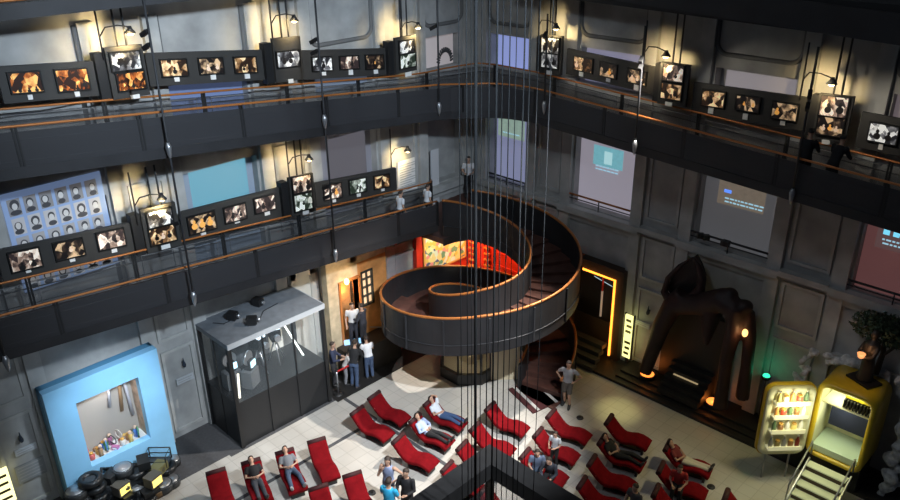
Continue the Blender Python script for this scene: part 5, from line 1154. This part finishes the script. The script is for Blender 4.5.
    for k in 'lr':
        if sleeves == 'long': limb(b, [J['s' + k], J['e' + k], J['w' + k].lerp(J['e' + k], .05)], [.072, .06, .046])
        elif sleeves == 'short': b.tube([J['s' + k], J['s' + k].lerp(J['e' + k], .65)], [.072, .064], 0, 10)
        if sleeves != 'none': b.ell(J['s' + k], .073, 0, 9, 6)
    o = b.build('shirt', mat('cloth %.2f %.2f %.2f' % shirt, shirt, .85), root); remesh(o, .024)
    b = MB(); ax = (J['sr'] - J['sl']).normalized(); t = (J['waist'] - J['pelvis']).normalized(); n_ = t.cross(ax).normalized()
    b.loft([ring(J['pelvis'] - t * .09, .14, .11, ax, n_), ring(J['pelvis'], .18, .13, ax, n_), ring(J['pelvis'] + t * .08, .165, .122, ax, n_)])
    for k in 'lr':
        if legs == 'long': limb(b, [J['h' + k], J['k' + k], J['a' + k].lerp(J['k' + k], .03)], [.102, .078, .062])
        else: b.tube([J['h' + k], J['k' + k].lerp(J['h' + k], .1)], [.102, .085], 0, 10)
    o = b.build('trousers', mat('cloth %.2f %.2f %.2f' % trousers, trousers, .85), root); remesh(o, .024)
    for k in 'lr':
        b = MB(); d = (J['f' + k] - J['a' + k]).normalized(); b.tube([J['a' + k] - d * .03, J['a' + k] + d * .06, J['f' + k], J['f' + k] + d * .05], [.05, .052, .046, .025], 0, 10); b.build('shoe', mat('shoe %.2f %.2f %.2f' % shoes, shoes, .6), root)
    b = MB(); c = J['head'] + up * .045 - f * .012; R = []
    for i in range(7):
        th = radians(15 + i * (13 if not long_hair else 15)); R.append([c + HM @ V((.092 * sin(th) * cos(2 * pi * q / 14), .11 * sin(th) * sin(2 * pi * q / 14) - (.03 if i > 4 and sin(2 * pi * q / 14) > 0 else 0), .108 * cos(th) + (.05 * max(0, sin(2 * pi * q / 14)) if i > 3 else 0))) for q in range(14)])
    b.loft(R)
    if long_hair: b.loft([[c - f * .045 + sd * (.085 * cos(a)) + f * (.05 * sin(a)) + up * z for a in [2 * pi * q / 10 for q in range(10)]] for z in (.03, -.08, -.2, -.26)])
    b.build('hair', mat('hair %.2f' % hair[0], hair, .7), root)
    return root
def at(p, face, z=None):   # face: heading in degrees of the person's front (0 = +x)
    return Matrix.Translation((p.x, p.y, p.z if z is None else z)) @ Matrix.Rotation(radians(face - 90), 4, 'Z')
BK = (.012, .012, .014); JN = (.05, .08, .15); WH = (.70, .70, .72)
person('man in a navy vest standing at the glass case corner', at(onz(335, 385, .0), 45), stand_pose(.02, 'front'), (.035, .045, .09), (.035, .035, .04), sleeves='long')
person('child with pale top bending at the kiosk between the adults', at(onz(346, 384, 0), 60), stand_pose(.22, 'front'), (.55, .52, .5), (.25, .25, .27), scale=.78, skin=2)
person('person in black jacket and jeans bending towards the kiosk', at(onz(355, 387, 0), 120), stand_pose(.22, 'front', .06), BK, JN, sleeves='long', shoes=(.05, .05, .06))
person('person in white shirt and jeans at the right of the kiosk', at(onz(370, 378, 0), 160), stand_pose(.16, 'front'), WH, JN, scale=.93)
b = MB(); b.bb((.85, -7.8, .02), (1.65, -5.5, 1.1)); struct(b.build('floor_step', BLACKFLOOR), 'dark raised step before the stone facade', 'floor')
person('person in a pale shirt in the lit doorway of the stone facade', at(V((1.1, -7.2, 1.1)), -30), stand_pose(0, 'down'), (.62, .60, .60), (.03, .03, .04), scale=.95)
person('person in dark clothes outside the lit doorway of the stone facade', at(V((1.42, -7.0, 1.1)), 200), stand_pose(.02, 'front'), (.03, .03, .045), (.015, .015, .02), sleeves='long', scale=.95)
person('man in a patterned grey shirt, hands on hips, at the foot of the spiral', at(onz(566.5, 405.5, 0), -70), stand_pose(0, 'hips', .08), (.30, .31, .34), (.10, .09, .08), legs='short', hair=(.12, .1, .09))
p = onz(387.5, 460.5, 1.64); person('woman in a grey blue tank top holding her face', at(p, -65, 0), stand_pose(0, ('hips', 'face')), (.22, .27, .42), (.12, .14, .2), sleeves='none', long_hair=True)
p = onz(388, 482.5, 1.66); person('person in a turquoise T-shirt seen from behind at the bottom edge', at(p, 110, 0), stand_pose(.02, 'front'), (.02, .33, .58), (.06, .06, .07))
p = onz(406, 472, 1.66); person('person in black standing with crossed hands left of the lift frame', at(p, -70, 0), stand_pose(0, 'front'), BK, BK, sleeves='long', skin=1)
person('child in black jacket over a white top standing by the lift frame', at(onz(554, 465.5, 0), -80), stand_pose(0, 'front'), (.45, .47, .5), BK, scale=.72)
person('man in a black T-shirt lying on the left row lounger, hands on belly', LGS['b'], lie_pose(), BK, (.05, .055, .07))
person('person in a grey top and jeans lying with knees apart', LGS['c'], lie_pose(.60, .17), (.17, .18, .20), (.055, .085, .14), shoes=(.35, .35, .36))
person('person in white shirt and blue jeans lying with an arm behind the head', LGS['i'], lie_pose(arms='head'), (.62, .66, .72), (.04, .08, .18))
person('person in pale blue shirt and black trousers lying on a lounger', LGS['j'], lie_pose(), (.38, .47, .68), BK, sleeves='long')
person('person all in black lying on a lounger on the right', LGS['t'], lie_pose(.60, .12), BK, BK)
person('person in dark top and pale trousers lying on the right', LGS['w'], lie_pose(.48, .07), (.16, .02, .02), (.55, .5, .40), shoes=(.05, .05, .05))
def on_l(k, x, y, face, z=0.): return LGS[k] @ Matrix.Translation((x, y, z)) @ Matrix.Rotation(radians(face), 4, 'Z')
person('person in a red top sitting across a lounger on the right', on_l('x', -.05, .85, 95, .02), sit_pose(.1), (.33, .02, .02), BK)
person('person in a grey blue top sitting on a lounger by the lift frame', on_l('r', -.05, 1.0, 120, .02), sit_pose(.08), (.10, .13, .20), (.03, .05, .08))
person('person in dark clothes sitting forward on the same lounger by the lift frame', on_l('r', -.05, .5, 100, .03), sit_pose(.2), (.03, .035, .05), BK, sleeves='long')
p = onz(637, 487, 1.5); person('person in a dark top at the bottom edge right of the empty loungers', at(p, -100, 0), stand_pose(.05, 'front'), (.05, .05, .055), BK, scale=.92)
p = onx(400, 205, 2.2); person('person in a white shirt walking on the lower walkway, farther from the landing', at(p, 80, zL((0, p.y)) - .9), stand_pose(.04, 'down', .1), WH, (.04, .04, .05), scale=.8)
p = onx(427, 198, 2.1); person('person in a white shirt walking on the lower walkway next to the landing', at(p, 80, zL((0, p.y)) - .9), stand_pose(.04, 'down', .1), WH, (.05, .04, .04), scale=.78)
p = onz(468.5, 159.5, 6.25); person('person in white and black standing on the corner landing', at(p, -45, 4.7), stand_pose(0, 'front'), WH, BK, scale=.95)
p = ony(808.5, 141, -1.85); person('dark figure leaning on the rail of the upper right walkway, left of a pair', at(p, 90, zU(p) - .9), stand_pose(.06, 'rail'), BK, BK, sleeves='long', hair=(.01, .01, .01), scale=.9)
p = ony(836, 148, -1.8); person('dark figure stooping on the upper right walkway, right of a pair', at(p, 80, zU(p) - .9), stand_pose(.25, 'rail'), BK, BK, sleeves='long', hair=(.01, .01, .01), scale=.88)

# kiosk with two small screens, stanchion, floor boxes
q = onz(352, 379, 0); t = thing('kiosk', 'dark kiosk with two small bright blue screens among the visitors', 'kiosk', (q.x - .45, q.y + .5, 0), radians(60))
b = MB(); b.bb((-.45, -.25, 0), (.45, .25, .95)); b.build('cabinet', BLACK, t)
for x, nm in ((-.2, 'left'), (.16, 'right')): b = MB(); b.hexa([V((x - .12, -.2, .98)), V((x + .12, -.2, .98)), V((x + .12, .0, 1.25)), V((x - .12, .0, 1.25)), V((x - .12, -.16, .96)), V((x + .12, -.16, .96)), V((x + .12, .04, 1.23)), V((x - .12, .04, 1.23))]); b.build('screen', glow('blue white screen', (.30, .6, 1.), 1.5), t)
q = onz(338.5, 394, 0); t = thing('stanchion', 'chrome stanchion post with red belt beside the glass case', 'stanchion', (q.x, q.y, 0))
b = MB(); b.lathe([(.2, 0), (.2, .03), (.05, .06)], n=16); b.build('base', BLACK, t); b = MB(); b.tube([(0, 0, .05), (0, 0, .98)], .03); b.build('post', STEEL, t); b = MB(); b.lathe([(.05, .94), (.05, 1.02)]); b.build('head', BLACK, t)
b = MB(); b.bb((-.01, 0, .88), (.01, .55, .94)); b.build('belt', mat('red belt', (.5, .02, .02), .6), t)
for u, v, lab in ((580, 418, 'small dark floor socket near the foot of the stairs'), (711, 487, 'small brown floor socket at the lower right'), (372, 493, 'small dark floor socket left of the turquoise shirt')):
    q = onz(u, v, 0); t = thing('floor_socket', lab, 'socket', (q.x, q.y, 0)); b = MB(); b.lathe([(.12, 0), (.11, .03), (.02, .035)]); b.build('cover', METAL, t); b = MB(); b.lathe([(.05, .03), (.04, .05)]); b.build('cap', BLACK, t)

# ------------------------------------------------------------------ light of the hall
w = bpy.data.worlds.new('world'); SC.world = w; w.use_nodes = True
w.node_tree.nodes['Background'].inputs[0].default_value = (.55, .68, 1, 1); w.node_tree.nodes['Background'].inputs[1].default_value = .024
light('AREA', 'dome_light', (9, -19, 26), 520, (.80, .90, 1.0), (3, -12, 3), 4)
light('SPOT', 'hall_spot', (10.0, -1.9, 12.5), 11000, (1, .92, .82), (4.6, -9.4, 0), .10, 52, .8)
light('SPOT', 'hall_spot', (17.5, -12.0, 16.5), 21000, (.90, .95, 1.0), (4.6, -8.6, 0), .12, 36, .7)
light('SPOT', 'hall_spot', (17, -3.0, 12.2), 700, (1, .86, .66), (10.5, -6.5, 0), .12, 50, .8)
light('SPOT', 'wall_spot', (19, -15, 17.6), 16000, (.72, .86, 1.0), (0, -10.5, 9.8), .3, 55, .9)
light('SPOT', 'left_fill_spot', (12, -18, 11), 750, (.78, .90, 1.0), (0, -14.5, 2.2), .3, 50, .9)  # added cool fill for the shaded low part of the left wall
light('SPOT', 'corner_spot', (14.0, -12.5, 16.5), 1500, (.8, .9, 1.0), (1.2, -1.5, 9.5), .3, 50, .9)
light('SPOT', 'right_wall_fill', (2.6, -13.0, 10.5), 900, (.75, .87, 1.0), (7.5, 0, 6.5), .3, 55, 1.)  # added cool wash over the middle of the right wall
light('SPOT', 'fridge_spill_spot', (15.0, -3.2, 8.0), 320, (1, .85, .25), (13.2, -4.2, 0), .15, 64, .7)  # added overhead spot standing in for yellow fridge light on the floor
q = onz(618, 411, 0); light('SPOT', 'sign_reflection_spot', (q.x + .2, -1.7, 4.5), 420, (1, .9, .35), (q.x, q.y, 0), .1, 24, 1.)  # added spot imitating the yellow sign's reflection in the floor
for (x, y, z, tx, ty, tz) in ((2.6, -14.1, 12.6, .8, -14.2, 11.7), (2.6, -13.3, 12.6, .8, -11.3, 11.6), (2.6, -8.6, 12.0, .8, -8.0, 11.2), (2.6, -14.1, 8.3, .8, -14.6, 7.6), (2.6, -9.5, 8.0, .8, -10.6, 7.3), (2.6, -8.6, 7.9, .8, -7.0, 7.0)):
    light('SPOT', 'rod_floodlight', (x, y, z), 90, (1, .93, .8), (tx, ty, tz), .05, 78, .8)
for (x, tx) in ((5.1, 5.6), (8.35, 8.2), (9.35, 11.0), (13.1, 13.6), (14.0, 15.2)):
    light('SPOT', 'rod_floodlight', (x, -2.2, 11.3), 55, (1, .9, .72), (tx, -.5, 10.4), .05, 78, .8)

v = SC.view_settings; SC.display_settings.display_device = 'sRGB'; v.view_transform = 'Standard'; v.look = 'None'; v.exposure = 0; v.gamma = 1; v.use_curve_mapping = False
SC.cycles.use_denoising = True; SC.cycles.max_bounces = 6; SC.cycles.transparent_max_bounces = 12; SC.cycles.sample_clamp_indirect = 4
